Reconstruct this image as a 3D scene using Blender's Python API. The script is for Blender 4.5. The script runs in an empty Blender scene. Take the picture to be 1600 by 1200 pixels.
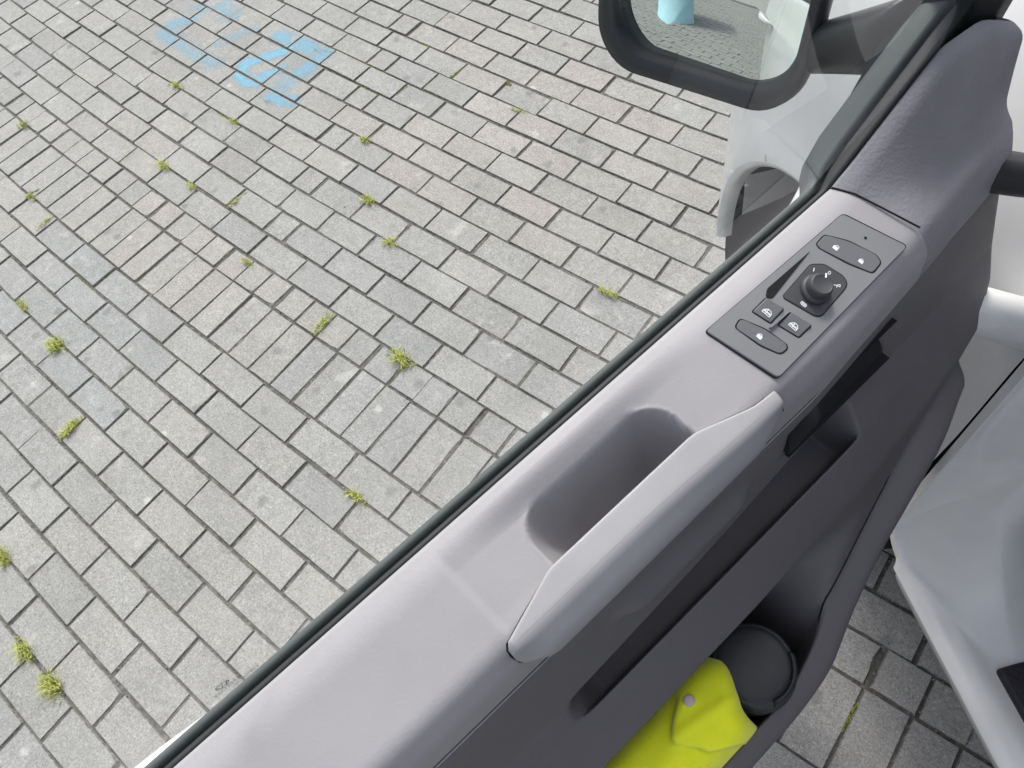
import bpy, bmesh, math, random
import numpy as np
from mathutils import Vector, Matrix
R_ = math.radians
random.seed(7)
rng = np.random.default_rng(11)
scene = bpy.context.scene
COL = scene.collection

# ------------------------------------------------------------------ camera
FPX = 1169.03                                     # focal length in pixels of a 1600 px wide picture
CAM = Vector((2.76018, -0.22211, 1.78773))
RX = Vector((0.76814028, 0.62318906, -0.14695546))
RY = Vector((0.48960632, -0.71960109, -0.49240219))
RZ = Vector((-0.41260897, 0.30628363, -0.85787189))
cd = bpy.data.cameras.new('camera')
cd.sensor_width = 36.0
cd.lens = FPX / 1600 * 36
cd.clip_start = 0.02
cd.clip_end = 3000
cam = bpy.data.objects.new('camera', cd)
COL.objects.link(cam)
m = Matrix.Identity(4)
for i in range(3):
    m[i][0] = RX[i]; m[i][1] = -RY[i]; m[i][2] = -RZ[i]; m[i][3] = CAM[i]
cam.matrix_world = m
scene.camera = cam

# ------------------------------------------------------------------ sky and sun
SUN_AZ = R_(138)      # compass angle (from +X towards +Y) the sun stands at
SUN_EL = R_(56)
world = bpy.data.worlds.new('World')
scene.world = world
world.use_nodes = True
wn = world.node_tree
sky = wn.nodes.new('ShaderNodeTexSky')
sky.sky_type = 'NISHITA'
sky.sun_disc = False
sky.sun_elevation = SUN_EL
sky.sun_rotation = math.pi / 2 - SUN_AZ
sky.air_density = 1.0
sky.dust_density = 4.0
sky.ozone_density = 1.0
hz = wn.nodes.new('ShaderNodeHueSaturation')          # milky, hazy sky: less blue all over
hz.inputs['Saturation'].default_value = 0.42
wn.links.new(sky.outputs[0], hz.inputs['Color'])
wn.links.new(hz.outputs[0], wn.nodes['Background'].inputs[0])
wn.nodes['Background'].inputs[1].default_value = 0.15
sd = bpy.data.lights.new('sun', 'SUN')
sd.energy = 1.4
sd.angle = R_(12)
sd.color = (1.0, 0.96, 0.90)
sun = bpy.data.objects.new('sun', sd)
COL.objects.link(sun)
sv = Vector((math.cos(SUN_AZ) * math.cos(SUN_EL), math.sin(SUN_AZ) * math.cos(SUN_EL), math.sin(SUN_EL)))
sun.rotation_euler = sv.to_track_quat('Z', 'Y').to_euler()
sun.location = (0, 0, 6)
vs = scene.view_settings
vs.view_transform = 'Standard'
vs.look = 'None'
vs.exposure = 0.95
vs.gamma = 1.0
vs.use_curve_mapping = False

# ------------------------------------------------------------------ frames
AZ = R_(80.4)
DV = np.array([math.cos(AZ), math.sin(AZ), 0.0])       # along the door, towards its hinge
NV = np.array([math.sin(AZ), -math.cos(AZ), 0.0])      # from the door towards the cab
OV = np.array([2.56615, -0.17491, 0.0])

def DW(s, n, z):                                       # door frame -> world
    return OV + DV * s + NV * n + np.array([0, 0, z])

TF = DV * 0.46 + NV * -0.888                           # van forward
TO = DV * -0.888 + NV * -0.46                          # van outward (its left side)
TF /= np.linalg.norm(TF); TO /= np.linalg.norm(TO)
PV = OV + DV * 0.585 + NV * 0.22

def VW(t, o, z):                                       # van frame -> world
    return PV + TF * t + TO * o + np.array([0, 0, z])

def pix(x, y, z=0.0):                                  # a point of the place seen at a picture position, at height z
    d = RX * ((x - 800) / FPX) + RY * ((y - 600) / FPX) + RZ
    k = (z - CAM.z) / d.z
    return np.array(CAM + d * k)

def to_pix(p):
    d = Vector(p) - CAM
    z = d.dot(RZ)
    return 800 + FPX * d.dot(RX) / z, 600 + FPX * d.dot(RY) / z, z

def ss(x, a, b):
    t = np.clip((x - a) / (b - a), 0, 1)
    return t * t * (3 - 2 * t)

def interp(s, xs, ys):
    return float(np.interp(s, xs, ys))

def smooth_interp(s, xs, ys, w=0.02):
    return sum(float(np.interp(s + d * w, xs, ys)) for d in (-1, -.5, 0, .5, 1)) / 5

# ------------------------------------------------------------------ object helpers
def link(o, parent=None):
    COL.objects.link(o)
    if parent is not None:
        o.parent = parent
    return o

def tag(o, label, cat, group=None):
    o['label'] = label; o['category'] = cat
    if group: o['group'] = group
    return o

def root_of(parent):
    m_ = Matrix.Identity(4)
    p = parent
    while p is not None:
        m_ = p.matrix_basis @ m_
        p = p.parent
    return m_

def mesh_obj(name, verts, faces, mat, parent=None, smooth=True, fix=True, sharp=None):
    """verts in world space"""
    inv = np.array(root_of(parent).inverted())
    v = np.asarray(verts, float)
    v = v @ inv[:3, :3].T + inv[:3, 3]
    me = bpy.data.meshes.new(name)
    me.from_pydata(v.tolist(), [], [list(f) for f in faces])
    if fix:
        bm = bmesh.new(); bm.from_mesh(me)
        bmesh.ops.remove_doubles(bm, verts=bm.verts, dist=1e-6)
        bmesh.ops.recalc_face_normals(bm, faces=bm.faces)
        bm.to_mesh(me); bm.free()
    if smooth:
        me.polygons.foreach_set('use_smooth', [True] * len(me.polygons))
        if sharp:
            me.set_sharp_from_angle(angle=R_(sharp))
    me.materials.append(mat)
    o = bpy.data.objects.new(name, me)
    return link(o, parent)

def grid_faces(nu, nv, wrap_v=False, wrap_u=False):
    f = []
    for i in range(nu if wrap_u else nu - 1):
        for j in range(nv if wrap_v else nv - 1):
            i2 = (i + 1) % nu; j2 = (j + 1) % nv
            f.append((i * nv + j, i2 * nv + j, i2 * nv + j2, i * nv + j2))
    return f

def grid_obj(name, P, mat, parent=None, wrap_v=False, cap=False, **kw):
    nu = len(P); nv = len(P[0])
    V = [q for row in P for q in row]
    F = grid_faces(nu, nv, wrap_v)
    if cap:
        F.append(tuple(range(nv))[::-1]); F.append(tuple(range((nu - 1) * nv, nu * nv)))
    return mesh_obj(name, V, F, mat, parent, **kw)

def fillet(pts, rad, sub, ns=4):
    """polyline with rounded corners; the count of points depends on sub and ns only"""
    P = [np.array(p, float) for p in pts]
    out = []
    n = len(P)
    ends = []
    for k in range(n):
        if k in (0, n - 1):
            ends.append((P[k], P[k])); continue
        a = P[k - 1] - P[k]; b = P[k + 1] - P[k]
        la = np.linalg.norm(a) + 1e-9; lb = np.linalg.norm(b) + 1e-9
        r = min(rad[k], la * .48, lb * .48)
        ends.append((P[k] + a / la * r, P[k] + b / lb * r))
    for k in range(n):
        e0, e1 = ends[k]
        if k in (0, n - 1):
            out.append(P[k])
        else:
            for i in range(ns + 1):
                t = i / ns
                out.append((1 - t) ** 2 * e0 + 2 * t * (1 - t) * P[k] + t * t * e1)
        if k < n - 1:
            a = ends[k][1]; b = ends[k + 1][0]
            for i in range(1, sub[k] + 1):
                out.append(a + (b - a) * i / (sub[k] + 1))
    return np.array(out)

def round_rect(w0, w1, h0, h1, r, n=8):
    out = []
    for cx, cy, a0 in ((w1 - r, h1 - r, 0), (w0 + r, h1 - r, 90), (w0 + r, h0 + r, 180), (w1 - r, h0 + r, 270)):
        for i in range(n + 1):
            a = R_(a0 + 90 * i / n)
            out.append((cx + r * math.cos(a), cy + r * math.sin(a)))
    return out

def round_poly(pts, r, n=3):
    out = []
    m_ = len(pts)
    for k in range(m_):
        p = np.array(pts[k], float); a = np.array(pts[k - 1], float) - p; b = np.array(pts[(k + 1) % m_], float) - p
        la = np.linalg.norm(a); lb = np.linalg.norm(b); rr = min(r, la * .45, lb * .45)
        e0 = p + a / la * rr; e1 = p + b / lb * rr
        for i in range(n + 1):
            t = i / n
            out.append(tuple((1 - t) ** 2 * e0 + 2 * t * (1 - t) * p + t * t * e1))
    return out

def tube(path, rad, n=10, flat=1.0):
    path = [np.array(p, float) for p in path]
    V = []; 
    for i, p in enumerate(path):
        d = path[min(i + 1, len(path) - 1)] - path[max(i - 1, 0)]
        d /= np.linalg.norm(d)
        u = np.cross(d, [0, 0, 1.0])
        if np.linalg.norm(u) < 1e-3: u = np.array([1.0, 0, 0])
        u /= np.linalg.norm(u); w = np.cross(u, d)
        r = rad[i] if hasattr(rad, '__len__') else rad
        V.append([p + u * math.cos(2 * math.pi * k / n) * r + w * math.sin(2 * math.pi * k / n) * r * flat for k in range(n)])
    return V

# ------------------------------------------------------------------ materials
def new_mat(name):
    mt = bpy.data.materials.new(name); mt.use_nodes = True
    nt = mt.node_tree
    return mt, nt, nt.nodes['Principled BSDF']

def N(nt, typ, **kw):
    n = nt.nodes.new(typ)
    for k, v in kw.items():
        if k == 'inp':
            for a, b in v.items(): n.inputs[a].default_value = b
        else:
            setattr(n, k, v)
    return n

def math_n(nt, op, a, b=None, c=None):
    n = nt.nodes.new('ShaderNodeMath'); n.operation = op
    for i, q in enumerate((a, b, c)):
        if q is None: continue
        if isinstance(q, (int, float)): n.inputs[i].default_value = q
        else: nt.links.new(q, n.inputs[i])
    return n.outputs[0]

def mixc(nt, fac, a, b, blend='MIX'):
    n = nt.nodes.new('ShaderNodeMix'); n.data_type = 'RGBA'; n.blend_type = blend
    for s_, q in ((0, fac), (6, a), (7, b)):
        if isinstance(q, (int, float)): n.inputs[s_].default_value = q
        elif isinstance(q, tuple): n.inputs[s_].default_value = q + (1.0,) if len(q) == 3 else q
        else: nt.links.new(q, n.inputs[s_])
    return n.outputs[2]

def ramp(nt, src, stops):
    n = nt.nodes.new('ShaderNodeValToRGB')
    e = n.color_ramp.elements
    while len(e) < len(stops): e.new(0.5)
    for el, (p, c) in zip(e, stops):
        el.position = p
        el.color = (c, c, c, 1) if isinstance(c, (int, float)) else tuple(c) + (1.0,)
    nt.links.new(src, n.inputs[0])
    return n.outputs[0]

def noise(nt, vec, scale, detail=4, rough=.6, dist=0.0):
    n = N(nt, 'ShaderNodeTexNoise', inp={'Scale': scale, 'Detail': detail, 'Roughness': rough, 'Distortion': dist})
    nt.links.new(vec, n.inputs['Vector'])
    return n.outputs['Fac']

def voro(nt, vec, scale, feature='F1', rnd=1.0, out='Distance'):
    n = N(nt, 'ShaderNodeTexVoronoi', feature=feature, inp={'Scale': scale, 'Randomness': rnd})
    nt.links.new(vec, n.inputs['Vector'])
    return n.outputs[out]

def bump(nt, bsdf, h, strength, dist):
    b = N(nt, 'ShaderNodeBump', inp={'Strength': strength, 'Distance': dist})
    nt.links.new(h, b.inputs['Height'])
    nt.links.new(b.outputs[0], bsdf.inputs['Normal'])

def paver_mat(name, atype):
    mt, nt, b = new_mat(name)
    g = N(nt, 'ShaderNodeNewGeometry')
    pos = g.outputs['Position']
    at = N(nt, 'ShaderNodeAttribute', attribute_type=atype, attribute_name='tint')
    tint = at.outputs['Fac']
    base = ramp(nt, tint, [(0.0, (.252, .254, .253)), (.30, (.268, .265, .256)), (.6, (.280, .273, .260)), (.85, (.292, .276, .261)), (1.0, (.295, .275, .262))])
    at2 = N(nt, 'ShaderNodeAttribute', attribute_type=atype, attribute_name='tone')
    base = mixc(nt, 1.0, base, ramp(nt, at2.outputs['Fac'], [(0, .90), (1, 1.08)]), 'MULTIPLY')
    big = noise(nt, pos, 5.5, 4, .62)
    base = mixc(nt, .85, base, ramp(nt, big, [(.3, .90), (.7, 1.08)]), 'MULTIPLY')
    mid = noise(nt, pos, 38, 5, .68)
    base = mixc(nt, .8, base, ramp(nt, mid, [(.3, .84), (.72, 1.12)]), 'MULTIPLY')
    # aggregate grain: dark pits and pale grains
    grain = noise(nt, pos, 420, 3, .75)
    base = mixc(nt, .9, base, ramp(nt, grain, [(.30, .42), (.46, .93), (.58, 1.05), (.72, 1.45)]), 'MULTIPLY')
    g2 = noise(nt, pos, 170, 3, .7)
    base = mixc(nt, .9, base, ramp(nt, g2, [(.28, .52), (.44, .95), (.56, 1.04), (.72, 1.55)]), 'MULTIPLY')
    v = voro(nt, pos, 240)
    vc = N(nt, 'ShaderNodeTexVoronoi', feature='F1', inp={'Scale': 240.0, 'Randomness': 1.0}); nt.links.new(pos, vc.inputs['Vector'])
    pick = math_n(nt, 'GREATER_THAN', vc.outputs['Color'], .80)
    grainm = math_n(nt, 'MULTIPLY', math_n(nt, 'LESS_THAN', v, .26), pick)
    base = mixc(nt, math_n(nt, 'MULTIPLY', grainm, .42), base, (.60, .59, .56))
    pale = ramp(nt, noise(nt, pos, 8.5, 6, .72, .4), [(.60, 0.0), (.70, .38)])
    base = mixc(nt, pale, base, (.47, .46, .44))
    # old gum spots and dark blotches
    sp = N(nt, 'ShaderNodeTexVoronoi', feature='F1', inp={'Scale': 7.0, 'Randomness': 1.0}); nt.links.new(pos, sp.inputs['Vector'])
    wob = math_n(nt, 'MULTIPLY_ADD', mid, .22, sp.outputs['Distance'])
    spot = math_n(nt, 'MULTIPLY', ramp(nt, wob, [(.165, 1.0), (.215, 0.0)]), math_n(nt, 'GREATER_THAN', sp.outputs['Color'], .60))
    base = mixc(nt, math_n(nt, 'MULTIPLY', spot, .40), base, (.56, .55, .52))
    sp2 = N(nt, 'ShaderNodeTexVoronoi', feature='F1', inp={'Scale': 9.3, 'Randomness': 1.0}); nt.links.new(pos, sp2.inputs['Vector'])
    wob2 = math_n(nt, 'MULTIPLY_ADD', mid, .30, sp2.outputs['Distance'])
    spot2 = math_n(nt, 'MULTIPLY', ramp(nt, wob2, [(.24, 1.0), (.34, 0.0)]), math_n(nt, 'GREATER_THAN', sp2.outputs['Color'], .42))
    base = mixc(nt, math_n(nt, 'MULTIPLY', spot2, .55), base, (.13, .13, .13))
    nt.links.new(base, b.inputs['Base Color'])
    b.inputs['Roughness'].default_value = .88
    b.inputs['Specular IOR Level'].default_value = .3
    h = math_n(nt, 'ADD', math_n(nt, 'MULTIPLY', grain, .7), math_n(nt, 'MULTIPLY', noise(nt, pos, 120, 3, .6), .6))
    bump(nt, b, h, .55, .0022)
    return mt

def sand_mat():
    mt, nt, b = new_mat('joint_sand')
    g = N(nt, 'ShaderNodeNewGeometry'); pos = g.outputs['Position']
    c = ramp(nt, noise(nt, pos, 60, 5, .7), [(.3, (.052, .049, .045)), (.52, (.10, .095, .087)), (.72, (.20, .19, .172))])
    moss = ramp(nt, noise(nt, pos, 3.3, 4, .6), [(.58, 0.0), (.72, .75)])
    c = mixc(nt, moss, c, (.075, .085, .028))
    nt.links.new(c, b.inputs['Base Color'])
    b.inputs['Roughness'].default_value = .95
    bump(nt, b, noise(nt, pos, 150, 4, .7), .8, .004)
    return mt

def far_ground_mat():
    mt, nt, b = new_mat('far_paving')
    g = N(nt, 'ShaderNodeNewGeometry'); pos = g.outputs['Position']
    br = N(nt, 'ShaderNodeTexBrick', inp={'Scale': 5.0, 'Mortar Size': .018, 'Brick Width': 1.0, 'Row Height': .5,
                                          'Color1': (.30, .30, .29, 1), 'Color2': (.36, .35, .33, 1), 'Mortar': (.06, .055, .05, 1)})
    nt.links.new(pos, br.inputs['Vector'])
    c = mixc(nt, .7, br.outputs['Color'], ramp(nt, noise(nt, pos, 1.2, 5, .6), [(.3, .8), (.7, 1.15)]), 'MULTIPLY')
    nt.links.new(c, b.inputs['Base Color']); b.inputs['Roughness'].default_value = .9
    return mt

def plastic(name, col, rough, grain=900, bstr=.25, bdist=.0006, var=.06, spec=.4):
    mt, nt, b = new_mat(name)
    tc = N(nt, 'ShaderNodeTexCoord'); pos = tc.outputs['Object']
    f = noise(nt, pos, 9, 4, .6)
    c = mixc(nt, 1.0, col, ramp(nt, f, [(.3, 1 - var), (.7, 1 + var)]), 'MULTIPLY')
    nt.links.new(c, b.inputs['Base Color'])
    r = math_n(nt, 'MULTIPLY_ADD', noise(nt, pos, 30, 3), .12, rough - .06)
    nt.links.new(r, b.inputs['Roughness'])
    b.inputs['Specular IOR Level'].default_value = spec
    if grain:
        v = voro(nt, pos, grain, 'SMOOTH_F1')
        h = math_n(nt, 'ADD', v, math_n(nt, 'MULTIPLY', noise(nt, pos, grain * .45, 2), .8))
        bump(nt, b, h, bstr, bdist)
    return mt

M = {}
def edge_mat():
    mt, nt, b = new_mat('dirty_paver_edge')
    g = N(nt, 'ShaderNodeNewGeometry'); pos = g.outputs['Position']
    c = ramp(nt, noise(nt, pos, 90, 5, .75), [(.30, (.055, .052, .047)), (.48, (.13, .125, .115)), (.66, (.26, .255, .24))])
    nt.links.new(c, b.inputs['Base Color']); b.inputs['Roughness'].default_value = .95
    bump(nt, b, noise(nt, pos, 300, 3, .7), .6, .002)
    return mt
M['paver_edge'] = edge_mat()
M['paver'] = paver_mat('concrete_paver', 'OBJECT')
M['paver_field'] = paver_mat('concrete_paver_field', 'GEOMETRY')
M['sand'] = sand_mat()
M['far'] = far_ground_mat()
M['trim'] = plastic('grey_trim_plastic', (.310, .298, .312), .55, 520, .22, .0005)
M['trim_low'] = plastic('dark_trim_plastic', (.128, .122, .130), .6, 520, .25, .0005, .05)
M['sail'] = plastic('corner_trim_shaded_plastic', (.225, .218, .238), .58, 460, .45, .0007)  # upper trim plastic with coarser grain; its shade is put into the darker colour
M['handle'] = plastic('handle_soft_plastic', (.320, .312, .326), .5, 1200, .12, .0004)
M['black'] = plastic('black_plastic', (.017, .018, .021), .42, 900, .15, .0004)
M['black_matt'] = plastic('black_matt_plastic', (.014, .013, .016), .8, 600, .2, .0006, spec=.2)
M['slot'] = plastic('slot_lining', (.026, .023, .026), .7, 600, .2, .0006)
M['switch'] = plastic('switch_plate_plastic', (.178, .181, .190), .5, 1500, .14, .0003)
M['button'] = plastic('switch_button_plastic', (.120, .122, .130), .45, 1500, .12, .0003)
M['knob'] = plastic('knob_plastic', (.050, .051, .056), .5, 1500, .1, .0003)
M['seam'] = plastic('seam_gap', (.006, .006, .007), .9, 0)
M['seal'] = plastic('rubber_seal', (.018, .020, .021), .62, 500, .15, .0005, spec=.5)
M['seal_out'] = plastic('outer_rubber_seal', (.058, .068, .070), .68, 500, .12, .0005, spec=.5)
M['tyre'] = plastic('tyre_rubber', (.010, .010, .010), .9, 300, .3, .001, spec=.1)
M['rim_metal'] = plastic('wheel_steel', (.25, .25, .26), .4, 0)
M['cup'] = plastic('cup_plastic', (.030, .031, .036), .42, 1200, .2, .0004)
M['snap'] = plastic('snap_plastic', (.62, .52, .50), .35, 0)
M['fabric_seat'] = plastic('seat_fabric', (.03, .03, .034), .9, 500, .5, .001)
M['mat'] = plastic('step_mat', (.018, .017, .024), .6, 220, .6, .0015)

def paint_white():
    mt, nt, b = new_mat('white_car_paint')
    tc = N(nt, 'ShaderNodeTexCoord'); pos = tc.outputs['Object']
    d = ramp(nt, noise(nt, pos, 14, 5, .7), [(.3, .93), (.65, 1.0)])
    c = mixc(nt, 1.0, (.66, .665, .668), d, 'MULTIPLY')
    nt.links.new(c, b.inputs['Base Color'])
    b.inputs['Roughness'].default_value = .38
    b.inputs['Coat Weight'].default_value = .7
    nt.links.new(math_n(nt, 'MULTIPLY_ADD', noise(nt, pos, 40, 4), .12, .03), b.inputs['Coat Roughness'])
    return mt
M['white'] = paint_white()

def glass_mat():
    mt = bpy.data.materials.new('window_glass'); mt.use_nodes = True
    nt = mt.node_tree; nt.nodes.clear()
    out = N(nt, 'ShaderNodeOutputMaterial')
    tr = N(nt, 'ShaderNodeBsdfTransparent'); tr.inputs[0].default_value = (.93, .955, .94, 1)
    gl = N(nt, 'ShaderNodeBsdfGlossy'); gl.inputs['Roughness'].default_value = .004; gl.inputs[0].default_value = (1, 1, 1, 1)
    fr = N(nt, 'ShaderNodeFresnel'); gg = N(nt, 'ShaderNodeNewGeometry')
    nt.links.new(math_n(nt, 'MULTIPLY_ADD', gg.outputs['Backfacing'], 1 / 1.5 - 1.5, 1.5), fr.inputs['IOR'])
    mx = N(nt, 'ShaderNodeMixShader')
    nt.links.new(math_n(nt, 'MULTIPLY', fr.outputs[0], .6), mx.inputs[0])
    nt.links.new(tr.outputs[0], mx.inputs[1]); nt.links.new(gl.outputs[0], mx.inputs[2])
    nt.links.new(mx.outputs[0], out.inputs[0])
    return mt
M['glass'] = glass_mat()

def simple(name, col, rough=.5, metal=0.0, **kw):
    mt, nt, b = new_mat(name)
    b.inputs['Base Color'].default_value = tuple(col) + (1,)
    b.inputs['Roughness'].default_value = rough
    b.inputs['Metallic'].default_value = metal
    for k, v in kw.items(): b.inputs[k].default_value = v
    return mt
M['mirror'] = simple('mirror_glass', (.62, .68, .66), .012, 1.0)
M['icon'] = simple('icon_white', (.75, .77, .80), .5)
M['etch'] = simple('glass_marking', (.07, .08, .08), .6)

def vest_mat():
    mt, nt, b = new_mat('hi_vis_fabric')
    tc = N(nt, 'ShaderNodeTexCoord'); pos = tc.outputs['Object']
    c = mixc(nt, 1.0, (.95, 1.0, .010), ramp(nt, noise(nt, pos, 40, 3), [(.3, .95), (.7, 1.03)]), 'MULTIPLY')
    nt.links.new(c, b.inputs['Base Color'])
    b.inputs['Roughness'].default_value = .7
    b.inputs['Sheen Weight'].default_value = .3
    h = math_n(nt, 'ADD', math_n(nt, 'MULTIPLY', noise(nt, pos, 22, 3, .5), 2.5), noise(nt, pos, 900, 2))
    bump(nt, b, h, .35, .0015)
    return mt
M['vest'] = vest_mat()

def grass_mat():
    mt, nt, b = new_mat('grass_blades')
    oi = N(nt, 'ShaderNodeNewGeometry')
    c = ramp(nt, oi.outputs['Random Per Island'], [(0, (.20, .24, .035)), (.5, (.33, .36, .055)), (1, (.46, .46, .13))])
    nt.links.new(c, b.inputs['Base Color']); b.inputs['Roughness'].default_value = .6
    return mt
M['grass'] = grass_mat()

def moss_mat():
    mt, nt, b = new_mat('joint_moss')
    g = N(nt, 'ShaderNodeNewGeometry'); pos = g.outputs['Position']
    c = ramp(nt, noise(nt, pos, 120, 4, .7), [(.3, (.14, .15, .04)), (.7, (.36, .37, .11))])
    nt.links.new(c, b.inputs['Base Color']); b.inputs['Roughness'].default_value = .95
    bump(nt, b, noise(nt, pos, 400, 3), .9, .004)
    return mt
M['moss'] = moss_mat()

def blue_paint_mat():
    mt, nt, b = new_mat('blue_spray_paint')
    g = N(nt, 'ShaderNodeNewGeometry'); pos = g.outputs['Position']
    at = N(nt, 'ShaderNodeAttribute', attribute_type='GEOMETRY', attribute_name='cover')
    b.inputs['Base Color'].default_value = (.17, .40, .55, 1)
    b.inputs['Roughness'].default_value = .8
    n1 = noise(nt, pos, 130, 5, .8); n2 = noise(nt, pos, 22, 4, .65)
    k = math_n(nt, 'ADD', math_n(nt, 'MULTIPLY_ADD', n1, 1.5, -.75), math_n(nt, 'MULTIPLY_ADD', n2, 1.1, -.55))
    a = math_n(nt, 'MULTIPLY_ADD', k, .85, at.outputs['Fac'])
    a = math_n(nt, 'MULTIPLY', a, math_n(nt, 'GREATER_THAN', at.outputs['Fac'], .02))
    n = N(nt, 'ShaderNodeClamp'); nt.links.new(math_n(nt, 'MULTIPLY', a, .60), n.inputs[0])
    nt.links.new(n.outputs[0], b.inputs['Alpha'])
    return mt
M['blue'] = blue_paint_mat()
def grit_mat():
    mt, nt, b = new_mat('loose_grit')
    g = N(nt, 'ShaderNodeNewGeometry')
    nt.links.new(ramp(nt, g.outputs['Random Per Island'], [(0, (.06, .055, .05)), (.6, (.16, .15, .135)), (1, (.40, .39, .36))]), b.inputs['Base Color'])
    b.inputs['Roughness'].default_value = .9
    return mt
M['grit'] = grit_mat()

def column_mat():
    mt, nt, b = new_mat('pale_blue_column')
    tc = N(nt, 'ShaderNodeTexCoord'); pos = tc.outputs['Object']
    c = mixc(nt, ramp(nt, noise(nt, pos, 5, 5, .7), [(.35, 0.0), (.7, .55)]), (.34, .60, .70), (.62, .74, .78))
    nt.links.new(c, b.inputs['Base Color']); b.inputs['Roughness'].default_value = .7
    return mt
M['column'] = column_mat()
M['column_white'] = plastic('column_band', (.7, .72, .72), .6, 0)

# ------------------------------------------------------------------ ground and paving
CURV = 0.00168
def GW(u, v):                       # paving layout (units of 10 cm) -> world
    return np.array([u * .1, (v + CURV * (u - 9) ** 2 * (1 - .10 * max(0, (u - 22) / 10))) * .1, 0.0])

def sheet(name, x0, x1, y0, y1, z, mat, parent=None, n=2):
    V = []; F = []
    for i in range(n):
        for j in range(n):
            V.append((x0 + (x1 - x0) * i / (n - 1), y0 + (y1 - y0) * j / (n - 1), z))
    F = [(i * n + j, (i + 1) * n + j, (i + 1) * n + j + 1, i * n + j + 1) for i in range(n - 1) for j in range(n - 1)]
    return mesh_obj(name, V, F, mat, parent, smooth=False, fix=False)

ground = sheet('ground', -1500, 1500, -1500, 1500, -.030, M['far']); ground['kind'] = 'structure'
pavement = sheet('pavement', -7.2, 9.2, -8.2, 8.2, -.0055, M['sand']); pavement['kind'] = 'structure'

def paver_template(L, Wd, seed):
    """one concrete paver centred on the origin, top at z=0, with worn, slightly uneven edges"""
    r = random.Random(seed)
    hx, hy = L / 2 - .0022, Wd / 2 - .0022
    ol = []
    def side(a, b, n):
        for i in range(n):
            t = i / n
            ol.append([a[0] + (b[0] - a[0]) * t, a[1] + (b[1] - a[1]) * t])
    nl = 4 if L > .15 else 3
    nw = 4 if Wd > .15 else 3
    side((-hx, -hy), (hx, -hy), nl); side((hx, -hy), (hx, hy), nw); side((hx, hy), (-hx, hy), nl); side((-hx, hy), (-hx, -hy), nw)
    n = len(ol)
    V = []
    cut = [r.uniform(0, .0011) for _ in range(n)]
    for k in range(n): V.append((ol[k][0], ol[k][1], -.05))
    for k in range(n):
        q = 1 - cut[k] / hy
        V.append((ol[k][0] * q, ol[k][1] * q, -.0035 - r.uniform(0, .0015)))
    for k in range(n):
        ins = .0020 + cut[k] + r.uniform(0, .0007) + (.004 if r.random() < .03 else 0)
        x, y = ol[k]
        V.append((x - math.copysign(min(ins, abs(x)), x) if abs(x) > hx * .98 else x, y - math.copysign(min(ins, abs(y)), y) if abs(y) > hy * .98 else y, r.uniform(-.0004, .0003)))
    F = []
    for ring in range(2):
        for k in range(n):
            k2 = (k + 1) % n
            F.append((ring * n + k, ring * n + k2, (ring + 1) * n + k2, (ring + 1) * n + k))
    F.append(tuple(range(2 * n, 3 * n)))
    return np.array(V), F

TEMPL = {}
for kind, L, W_ in (('full', .2, .1), ('half', .1, .1), ('soldier', .1, .2)):
    TEMPL[kind] = [paver_template(L, W_, 31 * i + len(kind)) for i in range(6)]
TMESH = {}
for kind, lst in TEMPL.items():
    TMESH[kind] = []
    for V, F in lst:
        me = bpy.data.meshes.new('paver'); me.from_pydata(V.tolist(), [], F); me.materials.append(M['paver']); me.materials.append(M['paver_edge'])
        me.polygons.foreach_set('material_index', [1] * (len(F) - 1) + [0]); TMESH[kind].append(me)

# joint offsets of the rows, read from the photograph; even rows carry a half stone
OFFS = {-8: 1.95, -7: 1.08, -6: .11, -5: .99, -4: 1.92, -3: .81, -2: 1.85, -1: .85, 3: .5, 4: .11, 5: 1.81, 6: 1.38, 7: .95,
        8: .6, 9: .29, 10: 1.95, 11: 1.59, 12: 1.22, 13: .9, 14: .52, 15: .18}
HALF_AT = {4: 8.6, 6: 7.85, 8: 7.1, 10: 6.45, 12: 5.8, 14: 5.1}
pav = []                                             # (kind, u, v)
UMIN, UMAX = -68, 88
for v in range(-78, 78):
    if v == 0:
        for u in range(UMIN, UMAX): pav.append(('soldier', u + .5, 1.0))
        continue
    if v == 1: continue
    if v == 2:
        for u in range(UMIN, UMAX): pav.append(('half', u + .45 + .05 * math.sin(u * 1.7), 2.5))
        continue
    off = OFFS.get(v)
    if off is None:
        off = (v % 2) * 1.0 + .35 * math.sin(v * .9) + (.25 if v > 0 else -.1)
    if v in HALF_AT:
        k0 = off + 2 * round((HALF_AT[v] - .5 - off) / 2)   # left edge of the half stone
        pav.append(('half', k0 + .53, v + .5))
        u = k0 - 1
        while u > UMIN: pav.append(('full', u, v + .5)); u -= 2
        u = k0 + 1.06 + 1
        while u < UMAX: pav.append(('full', u, v + .5)); u += 2
    else:
        u = off + 2 * math.floor((UMIN - off) / 2) + 1
        while u < UMAX: pav.append(('full', u, v + .5)); u += 2

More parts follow.
